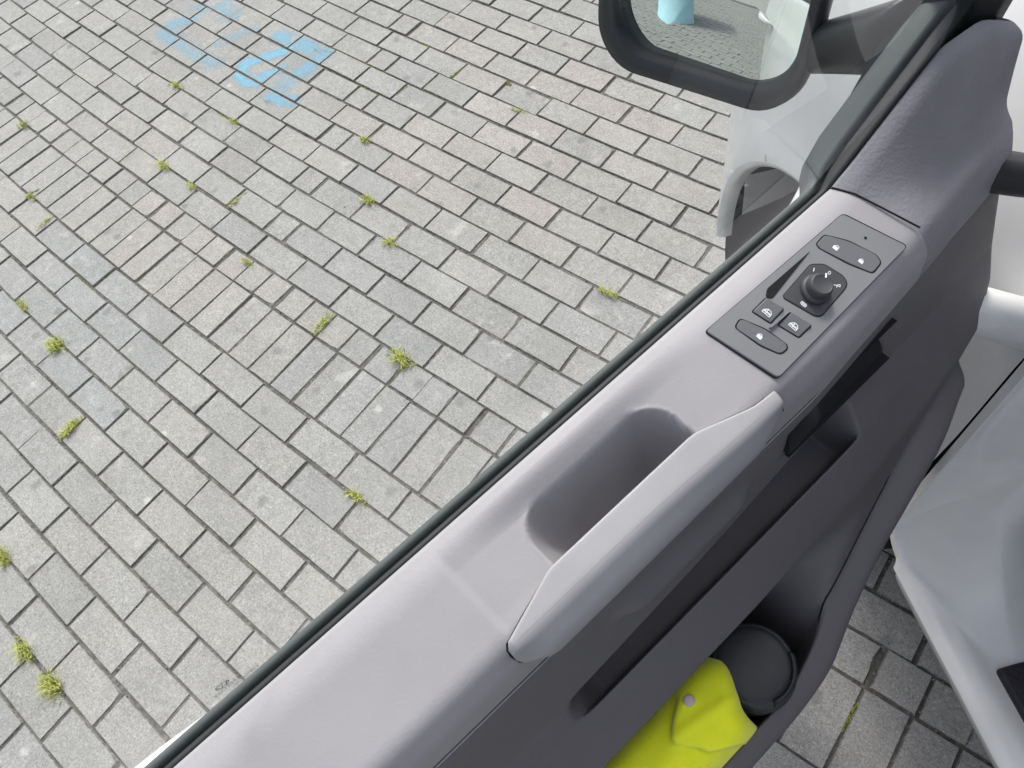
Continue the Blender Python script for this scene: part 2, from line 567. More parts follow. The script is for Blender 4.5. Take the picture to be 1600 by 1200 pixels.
def inside(poly, x, y):
    c = False; n = len(poly)
    for i in range(n):
        x0, y0 = poly[i]; x1, y1 = poly[i - 1]
        if (y0 > y) != (y1 > y) and x < (x1 - x0) * (y - y0) / (y1 - y0) + x0: c = not c
    return c
SEEN = [(-45, -35), (1010, -35), (955, 100), (1200, 165), (1135, 180), (1150, 370), (1190, 400), (240, 1240), (-45, 1240)]
GAP = [(1165, 1230), (1330, 950), (1425, 755), (1425, 870), (1600, 1230)]
cand = []
for k, (kind, u, v) in enumerate(pav):
    c = GW(u, v)
    if abs(c[0] - 1) > 8 or abs(c[1]) > 8: continue
    x, y, z = to_pix(c)
    vis = False
    if z > 0:
        vis = inside(SEEN, x, y) or inside(GAP, x, y)
        for du, dv in ((-.8, -.4), (.8, -.4), (-.8, .4), (.8, .4)):
            if kind == 'soldier': du, dv = dv, du
            xx, yy, zz = to_pix(GW(u + du, v + dv))
            vis = vis or inside(SEEN, xx, yy) or inside(GAP, xx, yy)
    area = (FPX / z) ** 2 * (.02 if kind != 'half' else .01) if z > 0 else 0
    cand.append((vis, area, kind, u, v))
vis = sorted([c for c in cand if c[0]], key=lambda c: -c[1])
print('visible pavers', len(vis))
own, rest = vis[:300], vis[300:] + [c for c in cand if not c[0]]

def pave_pose(u, v):
    p = GW(u, v)
    g = GW(u + .5, v) - GW(u - .5, v)
    a = math.atan2(g[1], g[0]) + random.gauss(0, .006)
    return p + np.array([random.gauss(0, .0013), random.gauss(0, .0013), random.gauss(-.0005, .0012)]), a, random.gauss(0, .006), random.gauss(0, .007)

def tint_of(u, v):
    q = .34 + .16 * math.sin(u * .21 + 1.3) * math.sin(v * .37 + .4) + random.gauss(0, .10)
    if 0 <= v <= 3 and 3.4 < u < 13.5: q += .38
    if 7 < v < 16 and 5 < u < 17 and random.random() < .4: q += .3
    if -4 < v < 0 and 1 < u < 9: q -= .28
    if v > 8 or u < 2: q += .14
    return min(1, max(0, q))

PAV_INFO = []
for vis_, area, kind, u, v in own:
    p, a, tx, ty = pave_pose(u, v)
    mi = random.randrange(6)
    o = bpy.data.objects.new('paver', TMESH[kind][mi])
    COL.objects.link(o); o.parent = pavement
    o.location = p; o.rotation_euler = (tx, ty, a + (math.pi if random.random() < .5 else 0))
    o['tint'] = tint_of(u, v); o['tone'] = min(1, max(0, random.gauss(.5, .17)))
    PAV_INFO.append((np.array(o.matrix_basis), kind))
VV = []; FF = []; TI = []; TO_ = []; MI = []
base = 0
for vis_, area, kind, u, v in rest:
    p, a, tx, ty = pave_pose(u, v)
    V, F = TEMPL[kind][random.randrange(6)]
    ca, sa = math.cos(a), math.sin(a)
    W = np.column_stack([V[:, 0] * ca - V[:, 1] * sa, V[:, 0] * sa + V[:, 1] * ca, V[:, 2] + V[:, 0] * -ty + V[:, 1] * tx]) + p
    PAV_INFO.append((np.array(Matrix.Translation(p) @ Matrix.Rotation(a, 4, 'Z')), kind))
    VV.append(W); FF += [tuple(i + base for i in f) for f in F]
    MI += [1] * (len(F) - 1) + [0]
    TI += [tint_of(u, v)] * len(F); TO_ += [min(1, max(0, random.gauss(.5, .17)))] * len(F)
    base += len(V)
field = mesh_obj('paver_field', np.vstack(VV), FF, M['paver_field'], pavement, smooth=False, fix=False)
for nm, arr in (('tint', TI), ('tone', TO_)):
    at = field.data.attributes.new(nm, 'FLOAT', 'FACE'); at.data.foreach_set('value', arr)
field.data.materials.append(M['paver_edge']); field.data.polygons.foreach_set('material_index', MI)
field['kind'] = 'stuff'

# blue spray paint lying on the stones: short worn strokes, broken at the joints
STROKES = [  # picture polyline, half width (m), cover
    ([(297, 30), (270, 39), (258, 52), (272, 61)], .045, .62), ([(272, 61), (303, 80), (322, 93), (338, 100)], .04, .42),
    ([(300, 22), (322, 5), (350, 13), (362, 26)], .05, .46), ([(322, 3), (385, -14)], .05, .45), ([(397, 44), (362, 60), (342, 68)], .035, .30),
    ([(452, 77), (424, 86), (400, 93), (382, 100), (375, 114), (386, 128), (402, 129)], .034, .98), ([(400, 124), (417, 116), (438, 108)], .032, .88),
    ([(437, 58), (462, 66), (484, 74)], .045, .80), ([(510, 84), (496, 92), (482, 106), (470, 112)], .04, .72), ([(480, 70), (500, 88)], .035, .45),
    ([(470, 116), (446, 130), (436, 140)], .045, .42), ([(424, 150), (442, 157), (458, 158)], .035, .82)]
SW_ = [([pix(x, y)[:2] for x, y in L], w, c) for L, w, c in STROKES]
def cover(p):
    best = 0
    for L, w, c in SW_:
        for a, b in zip(L[:-1], L[1:]):
            ab = b - a; t = max(0, min(1, np.dot(p - a, ab) / np.dot(ab, ab)))
            d = np.linalg.norm(p - a - ab * t)
            k = c * (1 - ss(d, w * .35, w * 1.25))
            best = max(best, k)
    return best
bpy.context.view_layer.update()
BV = []; BF = []; BC = []
pc = np.mean([q for L, w, c in SW_ for q in L], axis=0)
for mw, kind in PAV_INFO:
    if np.hypot(mw[0, 3] - pc[0], mw[1, 3] - pc[1]) > 1.0: continue
    hx, hy = {'full': (.0935, .0435), 'half': (.0435, .0435), 'soldier': (.0435, .0935)}[kind]
    nx, ny = int(hx * 2 / .0075) + 1, int(hy * 2 / .0075) + 1
    pts = [(-hx + 2 * hx * i / (nx - 1), -hy + 2 * hy * j / (ny - 1), .0007) for i in range(nx) for j in range(ny)]
    wp = np.array(pts) @ mw[:3, :3].T + mw[:3, 3]
    cv = [cover(q[:2]) for q in wp]
    if max(cv) < .03: continue
    b0 = len(BV)
    BV += wp.tolist(); BC += cv
    for i in range(nx - 1):
        for j in range(ny - 1):
            q = (i * ny + j, (i + 1) * ny + j, (i + 1) * ny + j + 1, i * ny + j + 1)
            if max(cv[x] for x in q) > .02: BF.append(tuple(b0 + x for x in q))
bp = mesh_obj('paint_marking', BV, BF, M['blue'], None, smooth=False, fix=False)
at = bp.data.attributes.new('cover', 'FLOAT', 'POINT'); at.data.foreach_set('value', BC)
tag(bp, 'faded sky blue spray paint strokes across several grey pavers', 'paint marking')

# grass and moss growing out of the joints
def make_tuft(p, ang, length, width, height, nb, seed):
    r = random.Random(seed)
    V = []; F = []
    ca, sa = math.cos(ang), math.sin(ang)
    for _ in range(nb):
        a = r.gauss(0, .42) * length; b = r.gauss(0, .22) * width
        a = max(-length, min(length, a))
        x, y = a * ca - b * sa, a * sa + b * ca
        env = math.exp(-(a / length) ** 2 * 1.0)
        h = height * env * r.uniform(.45, 1.1)
        th = r.uniform(0, 2 * math.pi); lean = r.uniform(.5, 1.7)
        dx, dy = math.cos(th) * h * lean, math.sin(th) * h * lean
        w = r.uniform(.0006, .0013)
        nx, ny = -math.sin(th) * w, math.cos(th) * w
        b0 = len(V)
        z0 = -.004
        V += [(x - nx, y - ny, z0), (x + nx, y + ny, z0), (x + dx * .5 + nx * .8, y + dy * .5 + ny * .8, h * .72), (x + dx * .5 - nx * .8, y + dy * .5 - ny * .8, h * .72), (x + dx, y + dy, h * .85)]
        F += [(b0, b0 + 1, b0 + 2, b0 + 3), (b0 + 3, b0 + 2, b0 + 4)]
    me = bpy.data.meshes.new('grass_tuft'); me.from_pydata(V, [], F); me.materials.append(M['grass'])
    o = bpy.data.objects.new('grass_tuft', me); o.location = p
    return link(o)
AU, AV = R_(2), R_(92)
TUFTS = [  # x, y, along u (0) or across (1), length, width, height, blades
    (90, 541, 0, .042, .05, .030, 190), (112, 670, 1, .050, .020, .022, 190), (40, 1016, 0, .050, .025, .024, 170), (82, 1071, 0, .050, .045, .026, 210),
    (6, 872, 0, .040, .035, .028, 150), (576, 314, 0, .036, .03, .022, 110), (610, 381, 0, .040, .025, .020, 130), (505, 508, 1, .050, .018, .018, 150),
    (628, 563, 0, .052, .036, .026, 210), (556, 776, 0, .046, .022, .018, 140), (948, 458, 0, .055, .02, .016, 130), (275, 135, 0, .05, .035, .020, 100),
    (257, 261, 0, .055, .035, .020, 120), (365, 190, 0, .035, .025, .015, 60), (38, 197, 0, .05, .04, .020, 80), (300, 291, 0, .04, .025, .016, 70),
    (570, 220, 0, .032, .022, .018, 90), (388, 411, 0, .040, .022, .016, 80), (72, 348, 1, .05, .015, .014, 80), (36, 478, 0, .055, .022, .016, 90),
    (48, 309, 0, .04, .03, .018, 70), (366, 317, 1, .05, .015, .012, 70), (810, 174, 0, .04, .02, .012, 60), (355, 1080 - 690, 0, .001, .001, .001, 2)]
OWN_LABEL = {0: 'spiky bright grass tuft at the tip of a joint, blades splayed wide', 1: 'long narrow strip of grass filling a short cross joint between two pavers',
             3: 'broad yellow grass clump where three pavers meet beside the window emblem', 7: 'thin strip of grass between two small square pavers', 8: 'bushy grass clump beside the row of small square pavers',
             10: 'flat grass strip in the joint close to the switch panel end of the door', 9: 'low pale grass tuft close to the window seal beside the grab handle'}
for i, (x, y, ax, L, w, h, nb) in enumerate(TUFTS[:-1]):
    o = make_tuft(pix(x, y, 0), AV if ax else AU + (x - 600) * .00012, L, w, h, nb, 100 + i)
    tag(o, OWN_LABEL.get(i, 'small yellow green grass tuft sprouting from a paving joint'), 'grass', 'grass tufts in the paving joints')
# thin moss cushions in the joints (one mass)
MV = []; MF = []
def moss_line(x0, y0, x1, y1, w=.006, nblob=60):
    a = pix(x0, y0); b = pix(x1, y1)
    for _ in range(nblob):
        t = random.random(); c = a + (b - a) * t
        c = c + np.array([random.gauss(0, w * .55), random.gauss(0, w * .55), 0])
        rr = random.uniform(.0035, .008); b0 = len(MV)
        MV.append((c[0], c[1], -.0005 + rr * .35))
        for k in range(6):
            th = k * math.pi / 3 + random.random(); q = rr * random.uniform(.7, 1.2)
            MV.append((c[0] + math.cos(th) * q, c[1] + math.sin(th) * q, -.008))
        for k in range(6): MF.append((b0, b0 + 1 + k, b0 + 1 + (k + 1) % 6))
for seg in [(520, 76, 600, 112), (655, 66, 672, 74), (395, 22, 425, 35), (505, 78, 530, 90), (700, 122, 728, 103), (618, 150, 637, 134), (660, 143, 680, 120), (182, 258, 212, 236),
            (112, 116, 138, 132), (352, 324, 390, 297), (340, 175, 372, 192), (480, 70, 502, 84), (785, 122, 798, 134), (1318, 1140, 1338, 1100), (45, 303, 60, 296), (555, 128, 600, 152)]:
    moss_line(*seg)
moss = mesh_obj('joint_moss', MV, MF, M['moss'], None, smooth=False, fix=False); moss['kind'] = 'stuff'
tag(moss, 'thin green moss lining the joints between the pavers', 'moss')

GV = []; GF = []
rg = random.Random(5)
for vis_, area, kind, u, v in own:
    for _ in range(9):
        if kind == 'soldier': du, dv = ((rg.choice((-.5, .5)), rg.uniform(-1, 1)) if rg.random() < .6 else (rg.uniform(-.5, .5), rg.choice((-1, 1))))
        else:
            hx_ = 1.0 if kind == 'full' else .5
            du, dv = ((rg.uniform(-hx_, hx_), rg.choice((-.5, .5))) if rg.random() < .65 else (rg.choice((-hx_, hx_)), rg.uniform(-.5, .5)))
        if rg.random() < .12: du += rg.uniform(-.3, .3); dv += rg.uniform(-.3, .3)
        c = GW(u + du, v + dv) + np.array([rg.gauss(0, .002), rg.gauss(0, .002), 0])
        rr_ = rg.uniform(.0010, .0024); b0 = len(GV); a0 = rg.uniform(0, 6.28)
        for k in range(4): GV.append((c[0] + rr_ * math.cos(a0 + k * 1.571) * rg.uniform(.7, 1.3), c[1] + rr_ * math.sin(a0 + k * 1.571) * rg.uniform(.7, 1.3), -.0058))
        for k in range(3): GV.append((c[0] + rr_ * .6 * math.cos(a0 + k * 2.09), c[1] + rr_ * .6 * math.sin(a0 + k * 2.09), -.004 + rr_ * rg.uniform(.8, 2.4)))
        GF += [(b0, b0 + 1, b0 + 4), (b0 + 1, b0 + 2, b0 + 5), (b0 + 2, b0 + 3, b0 + 6), (b0 + 1, b0 + 5, b0 + 4), (b0 + 2, b0 + 6, b0 + 5), (b0 + 3, b0, b0 + 6), (b0, b0 + 4, b0 + 6), (b0 + 4, b0 + 5, b0 + 6)]
grit = mesh_obj('grit', GV, GF, M['grit'], None, smooth=False, fix=False); grit['kind'] = 'stuff'
tag(grit, 'loose grit crumbs caught in the joints between the pavers', 'grit')

# ------------------------------------------------------------------ the van
van = bpy.data.objects.new('delivery_van', None)
van.empty_display_size = .3
van.location = VW(-1.2, -1.0, 0)
van.rotation_euler = (0, 0, math.atan2(TF[1], TF[0]))
link(van)
tag(van, 'white delivery van with its grey trimmed cab door standing open over the paving', 'van')

# ---- door trim, upper part
def crease_in(s): return interp(s, [-1, .30, .43, .58], [0, 0, -.011, -.024])

def sd_rrect(s, n, s0, s1, n0, n1, r):
    cx, cy = (s0 + s1) / 2, (n0 + n1) / 2
    qx = np.abs(s - cx) - ((s1 - s0) / 2 - r); qy = np.abs(n - cy) - ((n1 - n0) / 2 - r)
    return np.hypot(np.maximum(qx, 0), np.maximum(qy, 0)) + np.minimum(np.maximum(qx, qy), 0) - r

def shelf_dish(s, n):
    d = (.0026 + .0075 * ss(s, .0, .075)) * ss(s, -.0075 - .05 * (.078 - n), -.002 - .05 * (.078 - n)) * (1 - ss(s, .10, .245)) * ss(n, .008, .026) * (1 - ss(n, .06, .088) * .75)
    sd = sd_rrect(s - (n - .05) * .12, n, .047, .181, .0245, .125, .024)
    d += .075 * (1 - np.exp(-np.maximum(0, .0004 - sd) / .013)) * (1 - .35 * (1 - ss(s, .05, .10)))
    d -= .0007 * np.exp(-((sd - .0012) / .0012) ** 2)
    return d

upper_rows = []
SU = np.concatenate([np.arange(-.68, -.04, .02), np.arange(-.04, .27, .002), np.arange(.27, .4075, .008), [.408]])
for S in SU:
    c = crease_in(S)
    prof = fillet([(-.003, 1.290), (-.001, 1.3195), (.0165, 1.3185), (.078 + c, 1.2945), (.0885 + c, 1.272), (.0905 + c, 1.240), (.086 + c, 1.238)],
                  [0, .003, .012, .008, .007, .0015, 0], [1, 5, 46, 2, 3, 1], 5)
    row = []
    for n, z in prof:
        s = S + .42 * np.clip(n, 0, .08) * ss(S, .2, .408)
        dz = shelf_dish(s, n) if 1.25 < z else 0
        row.append(DW(s, n, z - dz))
    upper_rows.append(row)
door_trim = grid_obj('door_trim', upper_rows, M['trim'], van)
door_trim['label'] = 'light grey upper trim of the open door'

# ---- corner trim in front of the window
sail_rows = []
for S in np.concatenate([np.arange(.4088, .545, .004), [.546, .549, .551, .552]]):
    c = crease_in(S)
    z0 = interp(S, [.40, .408, .43, .52, .535, .552], [1.318, 1.3195, 1.331, 1.386, 1.396, 1.393])
    n0 = interp(S, [.4, .515, .540, .552], [-.001, -.001, .012, .026])
    k = ss(S, .408, .50)
    e2 = ss(S, .47, .552)
    prof = fillet([(n0 - .004, z0 - .04), (n0, z0), (n0 + .012, z0 - .001 - .004 * k), (.045 + .006 * k + c * .6 + .008 * e2, 1.3065 + .003 * k + .012 * e2), (.067 + c + .0065 * e2, 1.2978 + .008 * e2), (.078 + c, 1.2925 + .002 * k), (.0885 + c, 1.270), (.0905 + c, 1.240), (.086 + c, 1.238)],
                  [0, .003, .010, .022, .01, .010, .010, .0015, 0], [1, 2, 8, 5, 3, 2, 3, 1], 5)
    def sw_(n): return S + .42 * min(max(n, 0), .08) * (1 - ss(S, .44, .55)) + interp(n, [.022, .026, .034, .038, .042, .046, .05, .054, .0587, .065, .069, .072], [.005, .004, .0035, .0035, .008, .0145, .0195, .0255, .0276, .027, .027, .036]) * float(ss(S, .47, .552))
    sail_rows.append([DW(sw_(n), n, z) for n, z in prof])
sail_rows.append([DW(sw_(n) + .002, n - .004, z - .001) for n, z in prof])
sail_rows.append([DW(sw_(n) + .002, min(n, .0), z - .004) for n, z in prof])
sail = grid_obj('corner_trim', sail_rows, M['sail'], van)
sail['label'] = 'grained grey corner trim beside the mirror'
seam = [DW(.4084 + .42 * n, n, z + .0004) for n, z in [(.0, 1.3197), (.0165, 1.3185), (.045, 1.3072), (.066, 1.2985)]]

# ---- lower trim with slot and pocket
SX = [-.62, .19, .25, .30, .37, .44, .50, .56, .60]
def slot_mask(s): return float(ss(s, -.008, .034) * (1 - ss(s, .360, .372)))
def pocket_mask(s): return float(1 - ss(s, .20, .40))
low_rows = []
SL = np.concatenate([np.arange(-.68, -.03, .02), np.arange(-.03, .05, .0025), np.arange(.05, .35, .008), np.arange(.35, .385, .002), np.arange(.385, .57, .006)])
def low_prof(s):
    g = slot_mask(s); g2 = g3 = g4 = g; p = pocket_mask(s); c = crease_in(s)
    k2n = smooth_interp(s, [-.6, .0, .16, .30, .36, .45, .5, .58], [.108, .108, .1025, .0945, .0940, .0925, .091, .085])
    k6n = smooth_interp(s, [-.6, .36, .45, .58], [.1205, .1195, .112, .100])
    k7n = smooth_interp(s, [-.6, .2, .36, .5, .58], [.157, .155, .149, .132, .118])
    k7z = smooth_interp(s, [-.6, .36, .58], [1.03, 1.035, 1.05])
    ni = smooth_interp(s, SX, [.227, .227, .212, .192, .170, .150, .138, .128, .122])
    no = smooth_interp(s, SX, [.252, .250, .244, .224, .201, .184, .171, .150, .140])
    zr = smooth_interp(s, SX, [.87, .87, .875, .89, .93, .985, 1.005, 1.01, 1.01], .03)
    zf = smooth_interp(s, [-.6, .232, .25, .30, .36, .44, .6], [.70, .70, .80, .88, .945, .99, 1.0], .012)
    K2 = np.array([k2n, 1.14]); K6 = np.array([k6n, 1.10]); K7 = np.array([k7n, k7z]); K11 = np.array([ni, zr])
    L = lambda a, b, t: a + (b - a) * t
    K3 = L(L(K2, K6, .12), np.array([k2n - .012, 1.128]), g2)
    K4 = L(L(K2, K6, .35), np.array([.058, 1.085]), g3)
    K4b = L(L(K2, K6, .55), np.array([.062, 1.055]), g4)
    K5 = L(L(K2, K6, .85), np.array([k6n - .008, 1.052]), g)
    q = .0045
    K8 = L(L(K7, K11, .25), np.array([k7n - .022, k7z - .035]), p)
    K9 = L(L(K7, K11, .5), np.array([.120, zf]), p)
    K10 = L(L(K7, K11, .75), np.array([ni - .010, zf]), p)
    pts = [(.0855 + c, 1.2385), (.0905 + c, 1.2372), (.0925 + c, 1.232), tuple(K2), tuple(K3), tuple(K4), tuple(K4b), tuple(K5), tuple(K6), tuple(K7), tuple(K8), tuple(K9), tuple(K10), tuple(K11),
           (no, zr - .014), (no - .02, .66), (.13, .575), (.0, .56)]
    rad = [0, .001, .002, .003, .004, .01, .01, .006, .005, .010, .012, .02, .02, .006, .016, .03, .03, 0]
    sub = [0, 0, 34, 1, 2, 1, 2, 2, 4, 3, 4, 4, 4, 1, 4, 3, 2]
    return fillet(pts, rad, sub, 4)
LEV = (.272, .413)                                  # release lever recess
def lever_cut(s, n, z):
    zc0, zc1 = 1.164, 1.221
    q = sd_rrect(np.array(s), np.array(z), LEV[0], LEV[1], zc0 + .005, zc1 - .004, .006)
    return .026 * float(1 - ss(q, -.004, .001))
def ledge(s, z):
    return .011 * float(ss(s, .06, .09) * (1 - ss(s, .195, .225)) * math.exp(-((z - 1.203) / .011) ** 2))
def end_ext(s, z): return (interp(z, [.6, .9, 1.0, 1.05, 1.1, 1.14, 1.19, 1.235], [-.015, -.012, -.006, .026, .042, .042, .029, .018])) * float(ss(s, .45, .571))
for s in SL:
    P = low_prof(s)
    row = []
    for n, z in P:
        if z > 1.142 and z < 1.2365: n = n - lever_cut(s, n, z) + ledge(s, z)
        row.append(DW(s + end_ext(s, z), n, z))
    low_rows.append(row)
P = low_prof(.566)
low_rows.append([DW(.571 + end_ext(.571, z), n - .004, z) for n, z in P])
low_rows.append([DW(.571 + end_ext(.571, z), min(n, .02), z) for n, z in P])
low_trim = grid_obj('door_pocket_trim', low_rows, M['trim_low'], van)
low_trim['label'] = 'dark grey lower trim with storage slot and open pocket'
grid_obj('parting_line', tube([DW(s + end_ext(s, 1.2385), .0912 + crease_in(s), 1.2386) for s in np.arange(-.67, .572, .02)], .0007, 6), M['trim'], low_trim, wrap_v=True)  # thin bead in the lighter trim colour: the seam's highlight put into colour
SUBS = [0, 0, 34, 1, 2, 1, 2, 2, 4, 3, 4, 4, 4, 1, 4, 3, 2]
c13 = 1 + SUBS[0] + sum(5 + SUBS[q] for q in range(1, 13))          # first point of the pocket rim's inner edge in the profile
gp = [DW(s, *low_prof(s)[c13]) + np.array([0, 0, .0004]) for s in np.arange(.27, .43, .008)]
grid_obj('seam', tube(gp, [.0003] + [.0010] * (len(gp) - 2) + [.0003], 6), M['seam'], low_trim, wrap_v=True)
# ribs on the back wall of the slot
for i in range(11):
    s = .022 + i * .031
    a = [DW(s + ds, n, z) for ds in (-.0006, .0006) for n, z in ((.0795, 1.111), (.0830, 1.113), (.066, 1.083), (.0625, 1.083))]
    mesh_obj('slot_rib', a, [(0, 1, 2, 3), (4, 5, 6, 7), (0, 1, 5, 4), (1, 2, 6, 5), (2, 3, 7, 6), (3, 0, 4, 7)], M['black_matt'], low_trim, smooth=False)

# ---- release lever
tray = []
for s in (LEV[0] + .001, LEV[1] - .001):
    tray.append([DW(s, n, z) for n, z in ((.0895, 1.2195), (.070, 1.2175), (.072, 1.171), (.0985, 1.1690))])
lever_tray = grid_obj('release_recess', tray, M['black_matt'], van, smooth=False)
lv = []
for s, n0, zt, n1 in ((.2735, .0885, 1.2165, .0982), (.309, .0872, 1.2165, .0972), (.314, .0820, 1.2050, .0968), (.322, .0800, 1.1930, .0962), (.340, .0800, 1.1890, .0955), (.402, .0790, 1.1885, .0925), (.4115, .0780, 1.1900, .0915)):
    pr = round_poly([(n0 - .012, zt), (n0, zt), (n1, 1.1715), (n1 - .018, 1.1715)], .0035, 3)
    lv.append([DW(s, n, z) for n, z in pr])
lever = grid_obj('release_lever', lv, M['black'], van, wrap_v=True, cap=True, sharp=40)

# ---- grab handle
hr = []
for s in np.concatenate([[-.0115, -.0105, -.008], np.arange(-.005, .246, .006), [.247, .2495, .2505]]):
    no = smooth_interp(s, [-.02, -.011, .042, .18, .228, .26], [.080, .0785, .0625, .0625, .077, .0795], .004)
    nl = smooth_interp(s, [-.02, -.011, .008, .22, .25, .26], [.084, .086, .0960, .0950, .0875, .0865], .003)
    nr = .0815 + .004 * ss(s, .1, .24)
    e = float(ss(s, -.0118, -.008) * (1 - ss(s, .2475, .2508)))
    nr = min(nr, nl - .004)
    zt = lambda n: 1.3235 - .36 * n + .0035
    zl = 1.246 + (1 - float(ss(s, -.011, .02))) * .022
    pts = [(no, zt(no) - .0035), (no + .001, zt(no)), (nr, zt(nr) + .0004), (nr + .0045, zt(nr) - .0035), (nl + .0030, 1.2735), (nl + .0005, zl + .006), (.084, zl), (no + .006, 1.276)]
    mid = np.mean(pts, axis=0)
    pr = fillet([pts[0]] + pts[1:] + [pts[0]], [0, .002, .003, .006, .009, .006, .004, .008, 0], [1, 4, 1, 3, 2, 2, 2, 2], 4)[:-1]
    pr = mid + (pr - mid) * (.55 + .45 * e) if e < 1 else pr
    hr.append([DW(s, n, z) for n, z in pr])
handle = grid_obj('grab_handle', hr, M['handle'], van, wrap_v=True, cap=True)
# the fine parting line along the handle's top edge
hl = tube([DW(s, .0812 + .004 * float(ss(s, .1, .24)), 1.3235 - .36 * (.0812 + .004 * float(ss(s, .1, .24))) + .0036) for s in np.arange(-.004, .236, .01)], .00022, 5)
grid_obj('parting_line', hl, M['trim'], handle, wrap_v=True)
# dark gap where the handle meets the trim
PU = fillet([(-.003, 1.290), (-.001, 1.3195), (.0165, 1.3185), (.078, 1.2945), (.0885, 1.272), (.0905, 1.240), (.086, 1.238)],
            [0, .003, .012, .008, .007, .0015, 0], [1, 5, 46, 2, 3, 1], 5)[8:-8]
def trim_z(s, n): return float(np.interp(n, PU[:, 0], PU[:, 1])) - float(shelf_dish(np.array(s), np.array(n)))
def h_no(s): return smooth_interp(s, [-.02, -.011, .042, .18, .228, .26], [.080, .0785, .0625, .0625, .077, .0795], .004)
rear_pts = [(s_, h_no(s_) - .0003) for s_ in np.linspace(.040, -.0095, 9)] + [(-.0118, .0800), (-.0122, .0830), (-.0105, .0868), (-.0060, .0888)]
front_pts = [(s_, h_no(s_) - .0003) for s_ in np.linspace(.186, .240, 9)] + [(.2475, .0810), (.2515, .0845), (.2525, .0880)]
for pts in (rear_pts, front_pts):
    grid_obj('seam', tube([DW(s_, n_, trim_z(s_, n_) + .0003) for s_, n_ in pts], .0009, 6), M['seam'], handle, wrap_v=True)

# ---- seam between the upper trim and the corner trim
grid_obj('seam', tube(seam, .0008, 6), M['seam'], door_trim, wrap_v=True)

# ---- switch plate
def plane_z(n): return 1.3252 - .378 * n
def PW(s, n, h): return DW(s + h * 0, n + h * .34, plane_z(n) + h * .94)
def plate(name, pts, h0, h1, mat, parent, rr=.003, chamf=.0006, nseg=4):
    o = round_poly(pts, rr, nseg)
    c = np.mean(o, axis=0)
    def off(q, d):
        v_ = np.array(q) - c; l = np.linalg.norm(v_); return c + v_ * (1 - d / l)
    rings = [[PW(*q, h0) for q in o], [PW(*q, h1 - chamf) for q in o], [PW(*off(q, chamf), h1) for q in o]]
    n = len(o)
    V = [q for r in rings for q in r]
    F = grid_faces(3, n, True) + [tuple(range(2 * n, 3 * n))]
    return mesh_obj(name, V, F, mat, parent, smooth=True, sharp=35)
PL = [(.2416, .0185), (.2573, .0745), (.4142, .0697), (.3940, .0215)]
sp = plate('switch_panel', PL, -.004, .0012, M['switch'], van, .0035, .0007)
sp['label'] = 'slate grey switch panel with window, lock and mirror controls'
def grow(pts, d):
    c = np.mean(pts, axis=0); return [tuple(c + (np.array(p) - c) * (1 + d / np.linalg.norm(np.array(p) - c))) for p in pts]
plate('panel_gap', grow(PL, .0012), -.004, .0005, M['seam'], sp, .004, .0002)
def button(pts, h=.0019, mat='button', rr=.003, name='button'):
    b = plate(name, pts, .0, h, M[mat], sp, rr, .0007)
    plate('button_gap', grow(pts, .0008), -.001, .00145, M['seam'], sp, rr, .0001)
    return b
button([(.3580, .0250), (.3690, .0240), (.3800, .0390), (.3885, .0590), (.3868, .0655), (.3745, .0668), (.3655, .0500), (.3570, .0285)])
button([(.2600, .0300), (.2685, .0280), (.2770, .0450), (.2808, .0620), (.2785, .0645), (.2715, .0640), (.2650, .0510)], .0018)
# mirror adjuster panel and rotary knob
KP = [(.3417, .0329), (.3502, .0391), (.3548, .0544), (.3525, .0600), (.3479, .0616), (.3177, .0642), (.3137, .0611), (.3057, .0380), (.3077, .0359)]
plate('adjuster_base', KP, 0, .0019, M['knob'], sp, .003, .0006)
plate('button_gap', grow(KP, .0007), 0, .00145, M['seam'], sp, .003, .0001)
def lathe_on_plate(name, cs, cn, prof, mat, parent, n=40):
    rows = []
    for r, h in prof:
        rows.append([PW(cs + r * math.cos(2 * math.pi * k / n), cn + r * math.sin(2 * math.pi * k / n), h) for k in range(n)])
    V = [q for r in rows for q in r]
    F = grid_faces(len(rows), n, True) + [tuple(range((len(rows) - 1) * n, len(rows) * n))]
    return mesh_obj(name, V, F, mat, parent, sharp=50)
KC = (.3285, .0480)
lathe_on_plate('rotary_knob', *KC, [(.0112, .002), (.0112, .0045), (.0106, .0060), (.0092, .0066), (.0088, .0120), (.0083, .0138), (.0072, .0144), (.0066, .0140)], M['knob'], sp)
# window lifter recess as a flat plate, its shade put into the colour; two rockers
wedge = [(.3498, .0256), (.3010, .0250), (.2950, .0290), (.2985, .0325)]
plate('lifter_recess_shade', wedge, .0, .0018, M['seam'], sp, .002, .0002)
def rocker(pts, parent=sp):
    o = [np.array(p) for p in pts]
    hh = [.0016, .0036, .0036, .0016]
    V = [PW(*p, 0.0) for p in o] + [PW(*p, h) for p, h in zip(o, hh)]
    F = [(0, 1, 2, 3), (4, 5, 6, 7), (0, 1, 5, 4), (1, 2, 6, 5), (2, 3, 7, 6), (3, 0, 4, 7)]
    b = mesh_obj('window_rocker', V, F, M['button'], parent, smooth=False)
    bv = b.modifiers.new('bevel', 'BEVEL'); bv.width = .0009; bv.segments = 3
    plate('button_gap', grow(pts, .0012), 0, .00142, M['seam'], parent, .002, .0001)
    return b
rocker([(.2794, .0300), (.2945, .0296), (.2992, .0428), (.2835, .0440)])
rocker([(.2868, .0486), (.3010, .0482), (.3058, .0638), (.2918, .0640)])
plate('divider', [(.2795, .0456), (.3013, .0463), (.3013, .0472), (.2795, .0466)], 0, .0042, M['switch'], sp, .0003, .0002)
lathe_on_plate('indicator', .3925, .0452, [(.0011, .001), (.0011, .0016), (.0007, .0018)], M['seam'], sp, 16)

